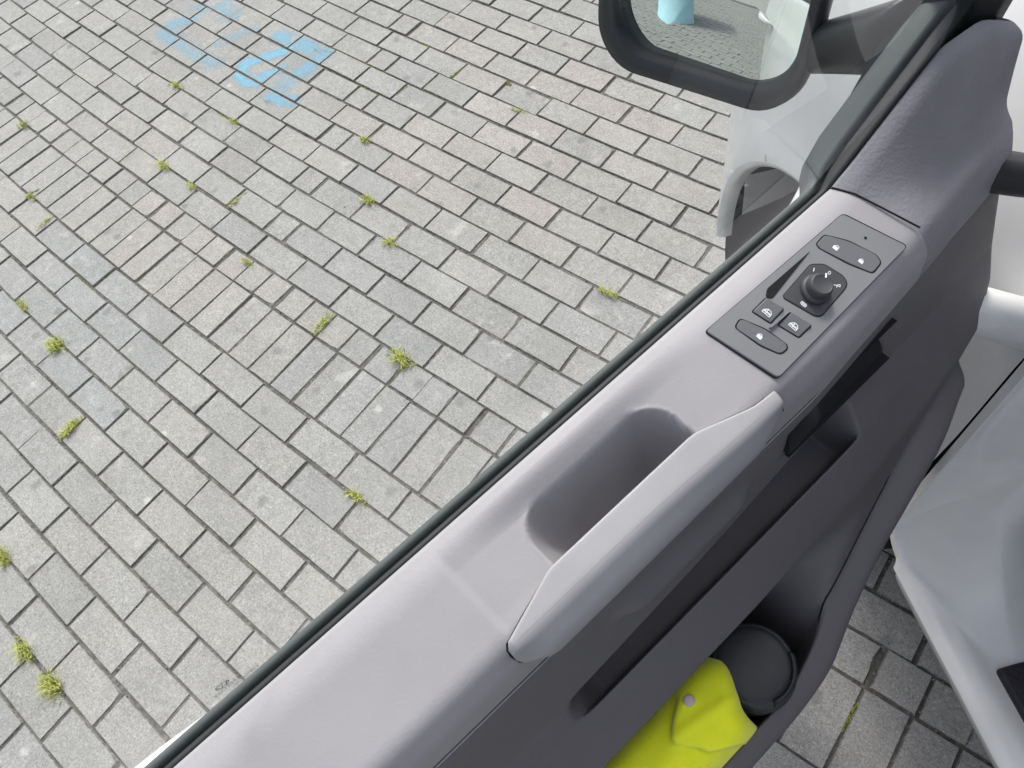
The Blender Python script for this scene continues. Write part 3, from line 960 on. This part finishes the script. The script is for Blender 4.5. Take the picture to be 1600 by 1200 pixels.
# printed symbols, thin raised ink
def ink(segs, cs, cn, h, w=.0005, ang=0.0, sc=1.0, parent=sp, tilt=None):
    V = []; F = []
    ca, sa = math.cos(ang), math.sin(ang)
    def tr(p):
        x, y = p[0] * sc * 1.25, p[1] * sc * 1.25
        return np.array([cs + y * ca - x * sa * -1 * 0 + x * sa, cn + x * ca - y * sa])
    for a, b in segs:
        a = tr(a); b = tr(b); d = b - a; l = np.linalg.norm(d) + 1e-9; d = d / l
        q = np.array([-d[1], d[0]]) * w * .62; e = d * w * .3
        b0 = len(V)
        for p in (a - e - q, b + e - q, b + e + q, a - e + q):
            hh = h if tilt is None else h + tilt(p)
            V.append(PW(p[0], p[1], hh))
        F.append((b0, b0 + 1, b0 + 2, b0 + 3))
    return mesh_obj('symbol', V, F, M['icon'], parent, smooth=False, fix=False)
def poly(*p): return list(zip(p[:-1], p[1:]))
PAD = poly((-1, -.9), (1, -.9), (1, .5), (-1, .5), (-1, -.9)) + [((-1, -.2), (1, -.2)), ((-1, .15), (1, .15)), ((-1, -.55), (1, -.55))]
OPENL = [((.35 + .75 * math.cos(a), .75 + .65 * math.sin(a)), (.35 + .75 * math.cos(a + .5), .75 + .65 * math.sin(a + .5))) for a in np.arange(0, 3.0, .5)]
SHUT = [((.65 * math.cos(a), .5 + .75 * math.sin(a)), (.65 * math.cos(a + .5), .5 + .75 * math.sin(a + .5))) for a in np.arange(0, 3.1, .5)]
WIN = poly((-1.4, -.8), (1.4, -.8), (1.4, .3), (.7, 1.0), (-.4, 1.0), (-1.4, -.1), (-1.4, -.8)) + [((-1.4, -.2), (1.4, -.2)), ((-.2, -.8), (-.2, .8)), ((-1, .1), (1.2, .1))]
ONE = [((0, -1), (0, 1))]
ZERO = [((.6 * math.cos(a), math.sin(a)), (.6 * math.cos(a + .6), math.sin(a + .6))) for a in np.arange(0, 6.2, .6)]
MIR = poly((-1.3, -.6), (1.3, -.6), (1.3, .6), (-1.3, .6), (-1.3, -.6)) + [((-1, 0), (1, 0)), ((-.5, -1), (-.5, .9)), ((.5, -1), (.5, .9))]
FOLD = poly((-1, -1), (0, 0), (1, .3), (.6, 1.1), (0, .4)) + [((0, 0), (.4, -.8))]
ink(PAD + OPENL, .3672, .0360, .0021, .0005, .12, .0014)
ink(PAD + SHUT, .3745, .0550, .0021, .00045, .12, .0013)
ink(ONE, .3402, .0370, .0021, .0005, .5, .0011)
ink(ZERO, .3477, .0460, .0021, .0004, .2, .0011)
ink(FOLD, .3450, .0560, .0021, .0004, 0, .0016)
ink(MIR, .3135, .0498, .0021, .0004, .1, .0013)
ink(ONE, .3352, .0453, .0146, .0010, .6, .0012)
ink(WIN, .2868, .0370, .0029, .00045, .1, .0018, tilt=lambda p: (p[0] - .2868) * .13)
ink(WIN, .2945, .0560, .0029, .00045, .1, .0018, tilt=lambda p: (p[0] - .2945) * .13)
ink(PAD + SHUT, .2692, .0456, .0020, .00045, .1, .0014)

# ---- window: glass, seals, frame
def glass_n(z): return -.0086 + (z - 1.30) * .095
BELT_S = [-.60, .404, .53]
def belt_z(s): return interp(s, [-.6, .404, .52, .56], [1.32, 1.32, 1.393, 1.41])
gv = []
outline = [(-.68, 1.285), (.41, 1.285), (.43, 1.30), (.545, 1.39), (.545, 1.42), (.16, 1.93), (-.68, 1.93)]
th = .0035
for side in (0, 1):
    gv += [DW(s, glass_n(z) - side * th, z) for s, z in outline]
k = len(outline)
gf = [tuple(range(k)), tuple(range(k, 2 * k))] 
glass = mesh_obj('window_glass', gv[:k], [tuple(range(k))], M['glass'], van, smooth=False)
glass['label'] = 'clear slightly green side window'
def strip(name, fn, prof, mat, s_list, **kw):
    rows = []
    for s in s_list:
        rows.append([DW(s, n, belt_z(s) + dz) for n, dz in prof(s)])
    return grid_obj(name, rows, mat, van, **kw)
SB = list(np.arange(-.68, .39, .03)) + [.39, .398, .404, .41, .42, .44, .46, .48, .50, .52, .535, .55]
def wide(s): return float(ss(s, .398, .428))
def inner_prof(s):
    k = wide(s)
    return fillet([(-.0015, -.03), (-.0012, -.004), (-.0035, -.0022), (-.0065 - .006 * k, -.0045), (-.0078 - .006 * k, -.022)], [0, .002, .004, .003, 0], [0, 1, 1, 0], 3)
def outer_prof(s):
    k = wide(s)
    return fillet([(-.0095 - .006 * k, -.026), (-.0100 - .006 * k, -.008), (-.0125 - .006 * k, -.0050), (-.0165 - .018 * k, -.0075), (-.0185 - .020 * k, -.016), (-.0185 - .020 * k, -.032)], [0, .002, .004, .005, .004, 0], [0, 1, 1, 1, 0], 3)
strip('inner_window_seal', None, inner_prof, M['seal'], SB)
strip('outer_window_seal', None, outer_prof, M['seal_out'], SB)
fr = []
path = [(.53, -.010, 1.36), (.545, -.006, 1.41), (.50, .0, 1.47), (.34, .022, 1.70), (.17, .046, 1.92), (.10, .05, 1.955), (-.2, .05, 1.965), (-.62, .05, 1.96), (-.685, .045, 1.90), (-.69, .02, 1.60), (-.69, -.006, 1.30)]
for i, (s, n, z) in enumerate(path):
    a = path[min(i + 1, len(path) - 1)]; b = path[max(i - 1, 0)]
    d = np.array([a[0] - b[0], a[2] - b[2]]); d /= np.linalg.norm(d); w = np.array([d[1], -d[0]])
    pr = round_poly([(-.004, -.030), (.045, -.030), (.045, .022), (.012, .022)], .008, 3)
    fr.append([DW(s + w[0] * p, n + q, z + w[1] * p) for p, q in pr])
grid_obj('window_frame', fr, M['seal'], van, wrap_v=True, cap=True)

# small markings etched near the edge of the glass
def on_glass(x, y):
    d = np.array(RX * ((x - 800) / FPX) + RY * ((y - 600) / FPX) + RZ); c = np.array(CAM)
    nn = lambda p: np.dot(p - OV, NV)
    k0 = .3
    for _ in range(30):
        p = c + d * k0; f_ = nn(p) - glass_n(p[2]); p2 = c + d * (k0 + 1e-4); f2 = nn(p2) - glass_n(p2[2])
        k0 -= f_ * 1e-4 / (f2 - f_)
    p = c + d * k0
    return np.dot(p - OV, DV), p[2]
EV = []; EF = []
def etch(segs, w=.00045):
    for a, b in segs:
        a = np.array(a); b = np.array(b); d = b - a; l = np.linalg.norm(d) + 1e-9; d /= l; q = np.array([-d[1], d[0]]) * w / 2
        b0 = len(EV)
        for p in (a - q, b - q, b + q, a + q): EV.append(DW(p[0], glass_n(p[1]) + .0006, p[1]))
        EF.append((b0, b0 + 1, b0 + 2, b0 + 3))
def ring(cs, cz, rs, rz, n=20): 
    q = [(cs + rs * math.cos(2 * math.pi * i / n), cz + rz * math.sin(2 * math.pi * i / n)) for i in range(n + 1)]
    return list(zip(q[:-1], q[1:]))
s1, z1 = on_glass(350, 1070); s2, z2 = on_glass(393, 1048)
rr = .0040
etch(ring(s1, z1 + .003, rr, rr), .0006)
def L_(c, pts): return [((c[0] + a[0] * rr, c[1] + a[1] * rr), (c[0] + b[0] * rr, c[1] + b[1] * rr)) for a, b in zip(pts[:-1], pts[1:])]
etch(L_((s1, z1 + .003), [(-.42, .85), (0, .12), (.42, .85)]) + L_((s1, z1 + .003), [(-.85, .4), (-.4, -.8), (0, -.05), (.4, -.8), (.85, .4)]), .0006)
for r_, dz in ((0, -.0026), (1, -.0046), (2, -.0064)):
    x = -.009
    while x < .009:
        w_ = random.uniform(.0008, .0028); etch([((s1 + x, z1 + dz), (s1 + x + w_, z1 + dz))], .0007); x += w_ + .0007
etch(ring(s2, z2 + .0015, .0048, .0030), .0005); etch(ring(s2 + .001, z2 + .0015, .0012, .0010, 8), .0006); etch(L_((s2, z2 + .0015), [(-.7, -.2), (-.3, .3), (.1, -.3)]), .0005)
etch([((s2 - .013, z2 + .001), (s2 - .0075, z2 + .001)), ((s2 - .011, z2 + .003), (s2 - .007, z2 + .003))], .0006)
mesh_obj('glass_marking', EV, EF, M['etch'], glass, smooth=False, fix=False)

# ---- outer skin of the door with its pull handle
sk = []
def rear(s): return float(1 - ss(s, -.26, -.12))
for s in np.concatenate([[-.695, -.69], np.arange(-.67, .58, .03), [.59, .60]]):
    e = 1 - .10 * (1 - float(ss(s, -.695, -.67))) 
    zt = belt_z(s) - .022
    pts = [(-.020, zt - .03), (-.0195 - .010 * wide(s) - .006 * rear(s), zt - .010 + .006 * rear(s)), (-.026 - .012 * wide(s) - .007 * rear(s), zt - .016 + .007 * rear(s)), (-.055, 1.17), (-.075, .98), (-.070, .76), (-.060, .56), (-.052, .50), (-.01, .50), (.01, .56)]
    pr = fillet(pts, [0, .003, .010, .05, .08, .08, .02, .01, .01, 0], [1, 1, 5, 5, 5, 5, 1, 1, 1], 4)
    edge = 0 if -.69 < s < .595 else 1
    sk.append([DW(s, min(n + (.012 if edge else 0), .012), z) for n, z in pr])
skin = grid_obj('door_skin', sk, M['white'], van, sharp=40)
hx = -.53
hp = [DW(hx + ds, n, 1.11 + dz) for ds, n, dz in ((-.115, -.068, .0), (-.105, -.100, .0), (-.06, -.122, .001), (0, -.128, .002), (.06, -.122, .001), (.10, -.100, 0), (.112, -.068, 0))]
grid_obj('pull_handle', tube(hp, [.018, .022, .022, .022, .022, .021, .018], 12, 1.0), M['white'], skin, wrap_v=True, cap=True)
cupv = []
for r_, dn in ((.07, -.076), (.062, -.074), (.045, -.062), (.02, -.056)):
    cupv.append([DW(hx + r_ * 1.1 * math.cos(a), dn, 1.11 + r_ * .62 * math.sin(a)) for a in np.arange(0, 2 * math.pi, math.pi / 14)])
grid_obj('handle_recess', cupv, M['white'], skin, wrap_v=True)

# ---- side mirror
MW = np.array([.36, .93, 0.0]); MW /= np.linalg.norm(MW)
MN = np.array([-.93, .36, 0.0]); MN /= np.linalg.norm(MN)
M0 = np.array([.53, -.235, 1.30])
TILT = (.134, -.28)                                  # the head is turned down and towards the driver
def MP(w, z, d):                                     # d towards the viewer
    d = d + TILT[0] * (w - .01) + TILT[1] * (z - 1.225)
    q = M0 + MW * w + MN * d
    return DW(q[0], q[1], z)
mir = bpy.data.objects.new('side_mirror', None); mir.empty_display_size = .1
link(mir, van); mir['label'] = 'black rimmed side mirror on its arm'
loops = [((-.1080, .0930, 1.2350, 1.450), .045, -.012), ((-.1095, .0945, 1.2340, 1.451), .046, .004), ((-.117, .099, 1.2270, 1.458), .048, .0085), ((-.129, .107, 1.2150, 1.470), .052, .005),
         ((-.135, .111, 1.2095, 1.476), .055, -.008), ((-.135, .111, 1.2095, 1.476), .055, -.022)]
rows = []
for (a, b, c, d_), r, dep in loops:
    rows.append([MP(w, z, dep) for w, z in round_rect(a, b, c, d_, r, 10)])
grid_obj('mirror_rim', rows, M['black'], mir, wrap_v=True)
rows = []
for (a, b, c, d_), r, dep in [((-.1348, .1108, 1.2097, 1.4758), .055, -.020), ((-.133, .109, 1.212, 1.474), .055, -.045), ((-.118, .100, 1.225, 1.46), .055, -.075), ((-.085, .08, 1.255, 1.43), .05, -.095), ((-.02, .03, 1.31, 1.37), .02, -.102)]:
    rows.append([MP(w, z, dep) for w, z in round_rect(a, b, c, d_, r, 10)])
hs = [q for r in rows for q in r]; nn_ = len(rows[0])
mesh_obj('mirror_housing', hs, grid_faces(len(rows), nn_, True) + [tuple(range((len(rows) - 1) * nn_, len(rows) * nn_))], M['white'], mir)
MR = .62                                             # radius of the convex glass
MC = (.010, 1.335)
def mz(w, z):
    w -= MC[0]; z -= MC[1]
    return .004 - (w * w + z * z) / (2 * MR)
ol = round_rect(-.1125, .0965, 1.2310, 1.454, .046, 10)
rows = []
for f_ in np.linspace(0, 1, 26):
    cw, cz = .0025, 1.3425
    rows.append([MP(cw + (w - cw) * f_, cz + (z - cz) * f_, mz(cw + (w - cw) * f_, cz + (z - cz) * f_)) for w, z in ol])
grid_obj('mirror_glass', rows, M['mirror'], mir, wrap_v=True)
# arm and foot
arm = []
A0 = M0 + MW * .085 + MN * -.062; B0 = np.array([.550, -.036, 0])
for t in np.linspace(0, 1, 9):
    p = A0 * (1 - t) + B0 * t
    zc = 1.238 + .122 * t; hz = .028 + .010 * t ** 1.5; hw = .026 + .012 * t
    d = (B0 - A0)[:2]; d /= np.linalg.norm(d)
    row = []
    for k in range(20):
        a = 2 * math.pi * k / 20
        cx, cy = math.copysign(abs(math.cos(a)) ** .7, math.cos(a)), math.copysign(abs(math.sin(a)) ** .7, math.sin(a))
        row.append(DW(p[0] + -d[1] * hw * cx, p[1] + d[0] * hw * cx, zc + hz * cy))
    arm.append(row)
grid_obj('mirror_arm', arm, M['black'], mir, wrap_v=True, cap=True)
ft = [(.492, 1.318), (.63, 1.318), (.63, 1.46), (.575, 1.44)]
fo = round_poly(ft, .01, 3)
V = [DW(s, -.030, z) for s, z in fo] + [DW(s * .98 + .52 * .02, -.050, z * .98 + 1.36 * .02) for s, z in fo]
k = len(fo)
mesh_obj('mirror_foot', V, [tuple(range(k)), tuple(range(k, 2 * k))] + [(i, (i + 1) % k, k + (i + 1) % k, k + i) for i in range(k)], M['black'], mir, sharp=30)

# ---- van body: front wing with wheel arch
AC = (.386, .452); AR = .414
def wing_front(z): return smooth_interp(z, [.30, .40, .44, .50, .53, .57, .61, .67, .75, 1.0, 1.35], [.78, .80, .808, .813, .816, .820, .825, .836, .85, .87, .87], .008)
def wing_o(t, z):
    o = 0.0
    o += .008 * math.exp(-((math.hypot(t - AC[0], z - AC[1]) - AR) / .06) ** 2)
    o -= 1.3 * max(0, t - .72) ** 2
    o -= .9 * max(0, z - .98) ** 2 * (1.0 + max(0, t - .3))
    o -= .10 * max(0, .5 - z) ** 2
    return o
nt_, nz_ = 90, 86
T = np.linspace(.0535, .92, nt_); Z = np.linspace(.34, 1.32, nz_)
cell = (T[1] - T[0])
idx = {}; V = []; keep = np.zeros((nt_, nz_), bool)
for i, t in enumerate(T):
    for j, z in enumerate(Z):
        d = math.hypot(t - AC[0], z - AC[1])
        keep[i, j] = d > AR - cell * .75
        tt, zz = t, z
        if t > .60: tt = .60 + (t - .60) * (wing_front(z) - .60) / (.92 - .60)
        d = math.hypot(tt - AC[0], z - AC[1]); keep[i, j] = d > AR - cell * .75; t_ = tt
        if abs(d - AR) <= cell * .75:
            tt = AC[0] + (t_ - AC[0]) * AR / d; zz = AC[1] + (z - AC[1]) * AR / d
        idx[i, j] = len(V); V.append(VW(tt, wing_o(tt, zz), zz))
F = [(idx[i, j], idx[i + 1, j], idx[i + 1, j + 1], idx[i, j + 1]) for i in range(nt_ - 1) for j in range(nz_ - 1)
     if not (T[i] > .62 and Z[j] < .40) and keep[i, j] and keep[i + 1, j] and keep[i + 1, j + 1] and keep[i, j + 1]]
wing = mesh_obj('front_wing', V, F, M['white'], van)
rows = []
for a in np.arange(-6, 139, 4):
    t, z = AC[0] + (AR + .002) * math.cos(R_(a)), AC[1] + (AR + .002) * math.sin(R_(a))
    o = wing_o(t, z)
    ti, zi = AC[0] + (AR - .012) * math.cos(R_(a)), AC[1] + (AR - .012) * math.sin(R_(a))
    rows.append([VW(t, o + .0008, z), VW((t + ti) / 2, o - .002, (z + zi) / 2), VW(ti, o - .012, zi), VW(ti, o - .03, zi)])
grid_obj('arch_lip', rows, M['white'], wing)
rows = []
for a in np.arange(-30, 206, 6):
    t, z = AC[0] + (AR - .006) * math.cos(R_(a)), AC[1] + (AR - .006) * math.sin(R_(a))
    rows.append([VW(max(t, .10), -.02, z), VW(max(t, .10), -.34, z)])
grid_obj('wheel_arch_liner', rows, M['black_matt'], van)
mesh_obj('arch_back', [VW(AC[0] + AR * math.cos(a), -.33, AC[1] + AR * math.sin(a)) for a in np.arange(-.4, 3.6, .2)], [tuple(range(20))], M['black_matt'], van, smooth=False)
# front wheel
whl = bpy.data.objects.new('front_wheel', None); link(whl, van)
WC = (AC[0], .345)
def wheel_ring(r, o, n=56): return [VW(WC[0] + r * math.cos(2 * math.pi * k / n), o, WC[1] + r * math.sin(2 * math.pi * k / n)) for k in range(n)]
grid_obj('tyre', [wheel_ring(r, o) for r, o in ((.215, -.075), (.235, -.055), (.285, -.045), (.325, -.055), (.343, -.075), (.345, -.10), (.345, -.22), (.335, -.25), (.22, -.25))], M['tyre'], whl, wrap_v=True)
grid_obj('wheel_disc', [wheel_ring(r, o) for r, o in ((.218, -.075), (.205, -.065), (.195, -.085), (.15, -.115), (.09, -.095), (.05, -.09), (.001, -.09))], M['rim_metal'], whl, wrap_v=True)

# bonnet, windscreen, roof and far shell
rows = []
for t in np.linspace(.15, .87, 16):
    e = 1.3 * max(0, t - .72) ** 2
    row = []
    for o, z in ((-.098 - e, 1.318), (-.16 - e, 1.355), (-.35 - e, 1.39), (-.8, 1.41), (-1.3, 1.39), (-1.75, 1.33)):
        row.append(VW(t, o, z - .55 * max(0, t - .45) ** 2))
    rows.append(row)
grid_obj('bonnet', rows, M['white'], van)
rows = []
for o in [-.022, -.05] + list(np.linspace(-.12, -1.78, 9)):
    e = .06 * ((o + .95) / .85) ** 2
    rows.append([VW(wing_front(z) - .006 - e + .03 * (o < -.2), o, z) for z in (1.2, 1.0, .75, .67, .6, .53)])
grid_obj('front_panel', rows, M['white'], van)
SIDE = [(-.004, .40), (0, .46), (.0, 1.0), (-.02, 1.4), (-.09, 2.0), (-.13, 2.38), (-.22, 2.52), (-.5, 2.58), (-.95, 2.6), (-1.4, 2.58), (-1.68, 2.52), (-1.77, 2.38), (-1.81, 2.0), (-1.88, 1.4), (-1.9, 1.0), (-1.9, .4)]
rows = [[VW(t, o, z) for o, z in fillet(SIDE, [0] + [.08] * 14 + [0], [1] * 15, 3)] for t in (-1.18, -1.2, -2.0, -3.0, -4.2, -4.3)]
grid_obj('cargo_body', rows, M['white'], van)
rows = []
for t, zf in ((-1.18, 2.5), (-.9, 2.50), (-.6, 2.47)):
    rows.append([VW(t, o, z) for o, z in ((-.115, 2.22), (-.14, 2.36), (-.24, zf - .01), (-.6, zf + .04), (-.95, zf + .05), (-1.3, zf + .04), (-1.66, zf), (-1.78, 2.3))])
grid_obj('roof', rows, M['white'], van)
grid_obj('pillar', [[VW(t, o, z) for t, o, z in ((ti, oi, zi), (ti + .09, oi, zi), (ti + .10, oi - .06, zi), (ti + .01, oi - .07, zi))] for ti, oi, zi in ((.16, -.075, 1.30), (-.08, -.085, 1.70), (-.35, -.10, 2.05), (-.60, -.12, 2.36), (-.68, -.16, 2.46))], M['white'], van, wrap_v=True)
grid_obj('windscreen', [[VW(.27, o, 1.38), VW(-.58, o * .97, 2.45)] for o in np.linspace(-.12, -1.76, 8)], M['glass'], van)
grid_obj('far_side', [[VW(t, -1.88, .4), VW(t, -1.88, 1.35)] for t in (-1.2, .8)], M['white'], van)

# ---- hinge pillar and sill swept round the lower corner of the doorway
PROF = [(.012, -.004), (.014, .000), (.006, .006), (-.006, .010), (-.030, .012), (-.055, .022), (-.075, .050), (-.095, .068), (-.130, .072), (-.165, .070), (-.195, .052), (-.20, .0)]
def smoothline(P, n=3):
    P = [np.array(p) for p in P]
    for _ in range(n):
        Q = [P[0]]
        for a, b in zip(P[:-1], P[1:]): Q += [a * .75 + b * .25, a * .25 + b * .75]
        Q.append(P[-1]); P = Q
    return P
PR = smoothline(PROF, 2)
rows = []
def sill_path(h, o):
    """(t, z) line: along the sill, round the corner and up the pillar, h inside the outer edge"""
    zt = .452; tp = .046
    pts = []
    k = float(ss(-o, .0, .06))
    r = .075 + .155 * k
    z_s = zt + min(h, .012) * (1 - .5 * float(ss(-o, .03, .06))); t_p = tp - h * 1.0 - .02 * k
    for t in (-1.18, -.9, -.6, -.4, -.3): pts.append((t, z_s))
    cx, cz = t_p - r, z_s + r
    for t in np.linspace(-.3, cx, 4)[1:]: pts.append((t, z_s))
    for a in np.linspace(-90, 0, 13)[1:]: pts.append((cx + r * math.cos(R_(a)), cz + r * math.sin(R_(a))))
    for z in (.75, .8, .86, .92, .98, 1.04, 1.10, 1.18, 1.26, 1.34): pts.append((t_p + .03 * (z - .7) * 0 - .018 * math.sin((z - .75) * 9) * k, max(z, cz + .02)))
    return pts
for o, h in PR:
    rows.append([VW(t, o if o <= .001 else .001 + (o - .001) * float(1 - ss(t, -.016, -.004)), z) for t, z in sill_path(h, o)])
jamb = grid_obj('door_sill', rows, M['white'], van)
jamb['label'] = 'white painted sill and hinge pillar'
# lower body under the sill
grid_obj('rocker_panel', [[VW(t, .006, .454), VW(t, -.004, .40), VW(t, -.04, .30), VW(t, -.25, .28)] for t in (-.02, -.3, -1.2)], M['white'], van)
# black tread and cab floor
def box(name, t0, t1, o0, o1, z0, z1, mat, bev=.006):
    V = [VW(t, o, z) for t in (t0, t1) for o in (o0, o1) for z in (z0, z1)]
    F = [(0, 1, 3, 2), (4, 5, 7, 6), (0, 1, 5, 4), (2, 3, 7, 6), (0, 2, 6, 4), (1, 3, 7, 5)]
    b = mesh_obj(name, V, F, mat, van, smooth=False)
    if bev:
        m_ = b.modifiers.new('bevel', 'BEVEL'); m_.width = bev; m_.segments = 2
    return b
box('step_tread', -1.0, -.205, -.46, -.050, .36, .472, M['mat'])
box('cab_floor', -1.2, .15, -1.85, -.40, .36, .62, M['black_matt'])
box('footwell_side', -.35, .08, -.42, -.192, .40, 1.26, M['black_matt'], .05)
box('dashboard', -.30, .25, -1.80, -.22, .85, 1.32, M['black_matt'], .05)
box('seat_base', -1.10, -.60, -.85, -.35, .60, .98, M['fabric_seat'], .05)
box('seat_back', -1.18, -1.02, -.85, -.37, .95, 1.65, M['fabric_seat'], .05)
box('bulkhead', -1.22, -1.19, -1.85, -.05, .40, 2.4, M['black_matt'], 0)
# hinge and wiring boot between the pillar and the door
h0 = DW(.640, .15, 1.255); h1 = DW(.566, .055, 1.255)
grid_obj('wiring_boot', tube([h0 + (h1 - h0) * t + np.array([0, 0, -.008 * math.sin(math.pi * t)]) for t in np.linspace(-.1, 1.1, 13)], [.019] * 13, 12), M['black'], van, wrap_v=True, cap=True)
for z in (1.05,):
    h0 = VW(.06, -.02, z); h1 = DW(.56, -.01, z)
    grid_obj('hinge', tube([h0, (h0 + h1) / 2 + np.array([0, 0, 0]), h1], .022, 10, 1.6), M['white'], van, wrap_v=True, cap=True)

# ------------------------------------------------------------------ things in the door pocket
CU = (.181, .182)
def cup_ring(r, z, n=48, ds=0, dn=0): return [DW(CU[0] + ds + r * math.cos(2 * math.pi * k / n), CU[1] + dn + r * math.sin(2 * math.pi * k / n), z) for k in range(n)]
cup = bpy.data.objects.new('travel_cup', None); cup.location = DW(CU[0], CU[1], .70); link(cup)
tag(cup, 'black round plastic cup with a domed lid standing in the door pocket', 'cup')
grid_obj('cup_body', [cup_ring(r, z) for r, z in ((.001, .699), (.036, .699), (.039, .704), (.045, .845), (.0455, .852), (.044, .856))], M['cup'], cup, wrap_v=True)
lid = grid_obj('lid', [cup_ring(r, z) for r, z in ((.044, .850), (.0480, .852), (.0490, .858), (.0490, .872), (.0480, .878), (.0462, .881), (.0455, .884), (.0445, .892), (.0415, .8945), (.0405, .8940), (.0400, .8948), (.034, .8965), (.02, .8975), (.006, .8978), (.00001, .8978))], M['cup'], cup, wrap_v=True)
tabr = []
for a in np.linspace(28, 108, 14):
    ca, sa = math.cos(R_(a)), math.sin(R_(a))
    tabr.append([DW(CU[0] + r * ca * 1, CU[1] + r * sa, z) for r, z in ((.0405, .8935), (.0408, .8968), (.0435, .8962), (.0458, .8920), (.0462, .8880))])
grid_obj('lid_tab', tabr, M['cup'], lid)
tl = [DW(CU[0] + .0402 * math.cos(R_(a)), CU[1] + .0402 * math.sin(R_(a)), .8958) for a in np.linspace(25, 111, 20)]
grid_obj('seam', tube(tl, .0011, 5), M['seam'], lid, wrap_v=True)
for a in (25, 111):
    grid_obj('seam', tube([DW(CU[0] + r * math.cos(R_(a)), CU[1] + r * math.sin(R_(a)), z) for r, z in ((.0402, .8960), (.0440, .8940), (.0458, .8870))], .0007, 5), M['seam'], lid, wrap_v=True)

vest = bpy.data.objects.new('safety_vest', None); vest.location = DW(-.05, .185, .70); link(vest)
tag(vest, 'folded bright yellow safety vest stuffed into the door pocket', 'vest')
rows = []
for s in np.concatenate([np.arange(-.34, .10, .02), np.arange(.10, .147, .0035)]):
    e = (max(0, s - .118) / .029)
    drop = .045 * (1 - math.sqrt(max(0, 1 - min(1, e) ** 2)))
    row = []
    for n in np.linspace(.137, .2265, 34):
        q = (n - .137) / .0895
        arch = .030 * (1 - (2 * q - 1) ** 4) - .03
        wr = .003 * math.sin(n * 170 + s * 30) * (.3 + float(ss(s, .06, .12))) + .0035 * math.sin(s * 55 + n * 60) * (.4 + .6 * q)
        row.append(DW(s + .012 * math.sin(q * 5 + .5) * float(ss(s, .05, .14)), n, .912 + arch + wr - drop + .01 * math.sin(q * 3.14)))
    rows.append(row)
bot = [[q - np.array([0, 0, .17 if abs(i - 16.5) < 16 else .10]) for i, q in enumerate(r)] for r in rows]
V = []; 
nvv = len(rows[0])
ringrows = [r + [b for b in bb[::-1]] for r, bb in zip(rows, bot)]
grid_obj('folded_cloth', ringrows, M['vest'], vest, wrap_v=True, cap=True)
# the turned-over front flap with a wavy edge
fl = []
for i, q in enumerate(np.linspace(0, 1, 40)):
    n = .139 + .0865 * q
    edge = .082 + .020 * math.sin(q * 4.4 + 2.5) + .006 * math.sin(q * 11) + .032 * float(ss(q, .75, 1.0))
    col = []
    for j, t in enumerate(np.linspace(0, 1, 16)):
        s = edge + (.147 - edge) * t
        e = max(0, s - .118) / .029
        drop = .045 * (1 - math.sqrt(max(0, 1 - min(1, e) ** 2)))
        arch = .030 * (1 - (2 * q - 1) ** 4) - .03
        pl = .0035 * math.sin((t * 3 + q * 9)) * (1 - t) + .004 * math.exp(-((q - .42 - .2 * t) / .07) ** 2) + .006 * float(ss(q, .7, .92)) * (1 - t * .3)
        wr = .0035 * math.sin(s * 55 + n * 60) * (.4 + .6 * q)
        col.append(DW(s + .012 * math.sin(q * 5 + .5) * float(ss(s, .05, .14)) + .001, n, .9165 + arch + wr + pl - drop + .01 * math.sin(q * 3.14) - (.003 if j == 0 else 0)))
    fl.append(col)
flo = grid_obj('flap', fl, M['vest'], vest)
sm = flo.modifiers.new('thick', 'SOLIDIFY'); sm.thickness = .0022; sm.offset = 1
SN = (.098, .1615)
rows = [[DW(SN[0] + r * math.cos(a), SN[1] + r * math.sin(a), .9285 + h) for a in np.arange(0, 2 * math.pi, math.pi / 12)] for r, h in ((.0062, -.012), (.0062, .0), (.0052, .0020), (.003, .0025), (.00001, .0027))]
grid_obj('snap_button', rows, M['snap'], vest, wrap_v=True)

# ------------------------------------------------------------------ the pale blue column behind the door (seen in the mirror)
colm = bpy.data.objects.new('round_column', None); colm.location = DW(-3.43, -1.50, 0); link(colm)
tag(colm, 'pale blue round column with a white upper band, seen in the side mirror', 'column')
def col_ring(r, z, n=48): return [DW(-3.43 + r * math.cos(2 * math.pi * k / n), -1.50 + r * math.sin(2 * math.pi * k / n), z) for k in range(n)]
grid_obj('column_shaft', [col_ring(r, z) for r, z in ((.41, -.01), (.41, .02), (.40, .03), (.40, .60))], M['column'], colm, wrap_v=True)
grid_obj('column_band', [col_ring(r, z) for r, z in ((.402, .595), (.405, .60), (.405, 1.0), (.39, 1.03), (.00001, 1.04))], M['column_white'], colm, wrap_v=True)
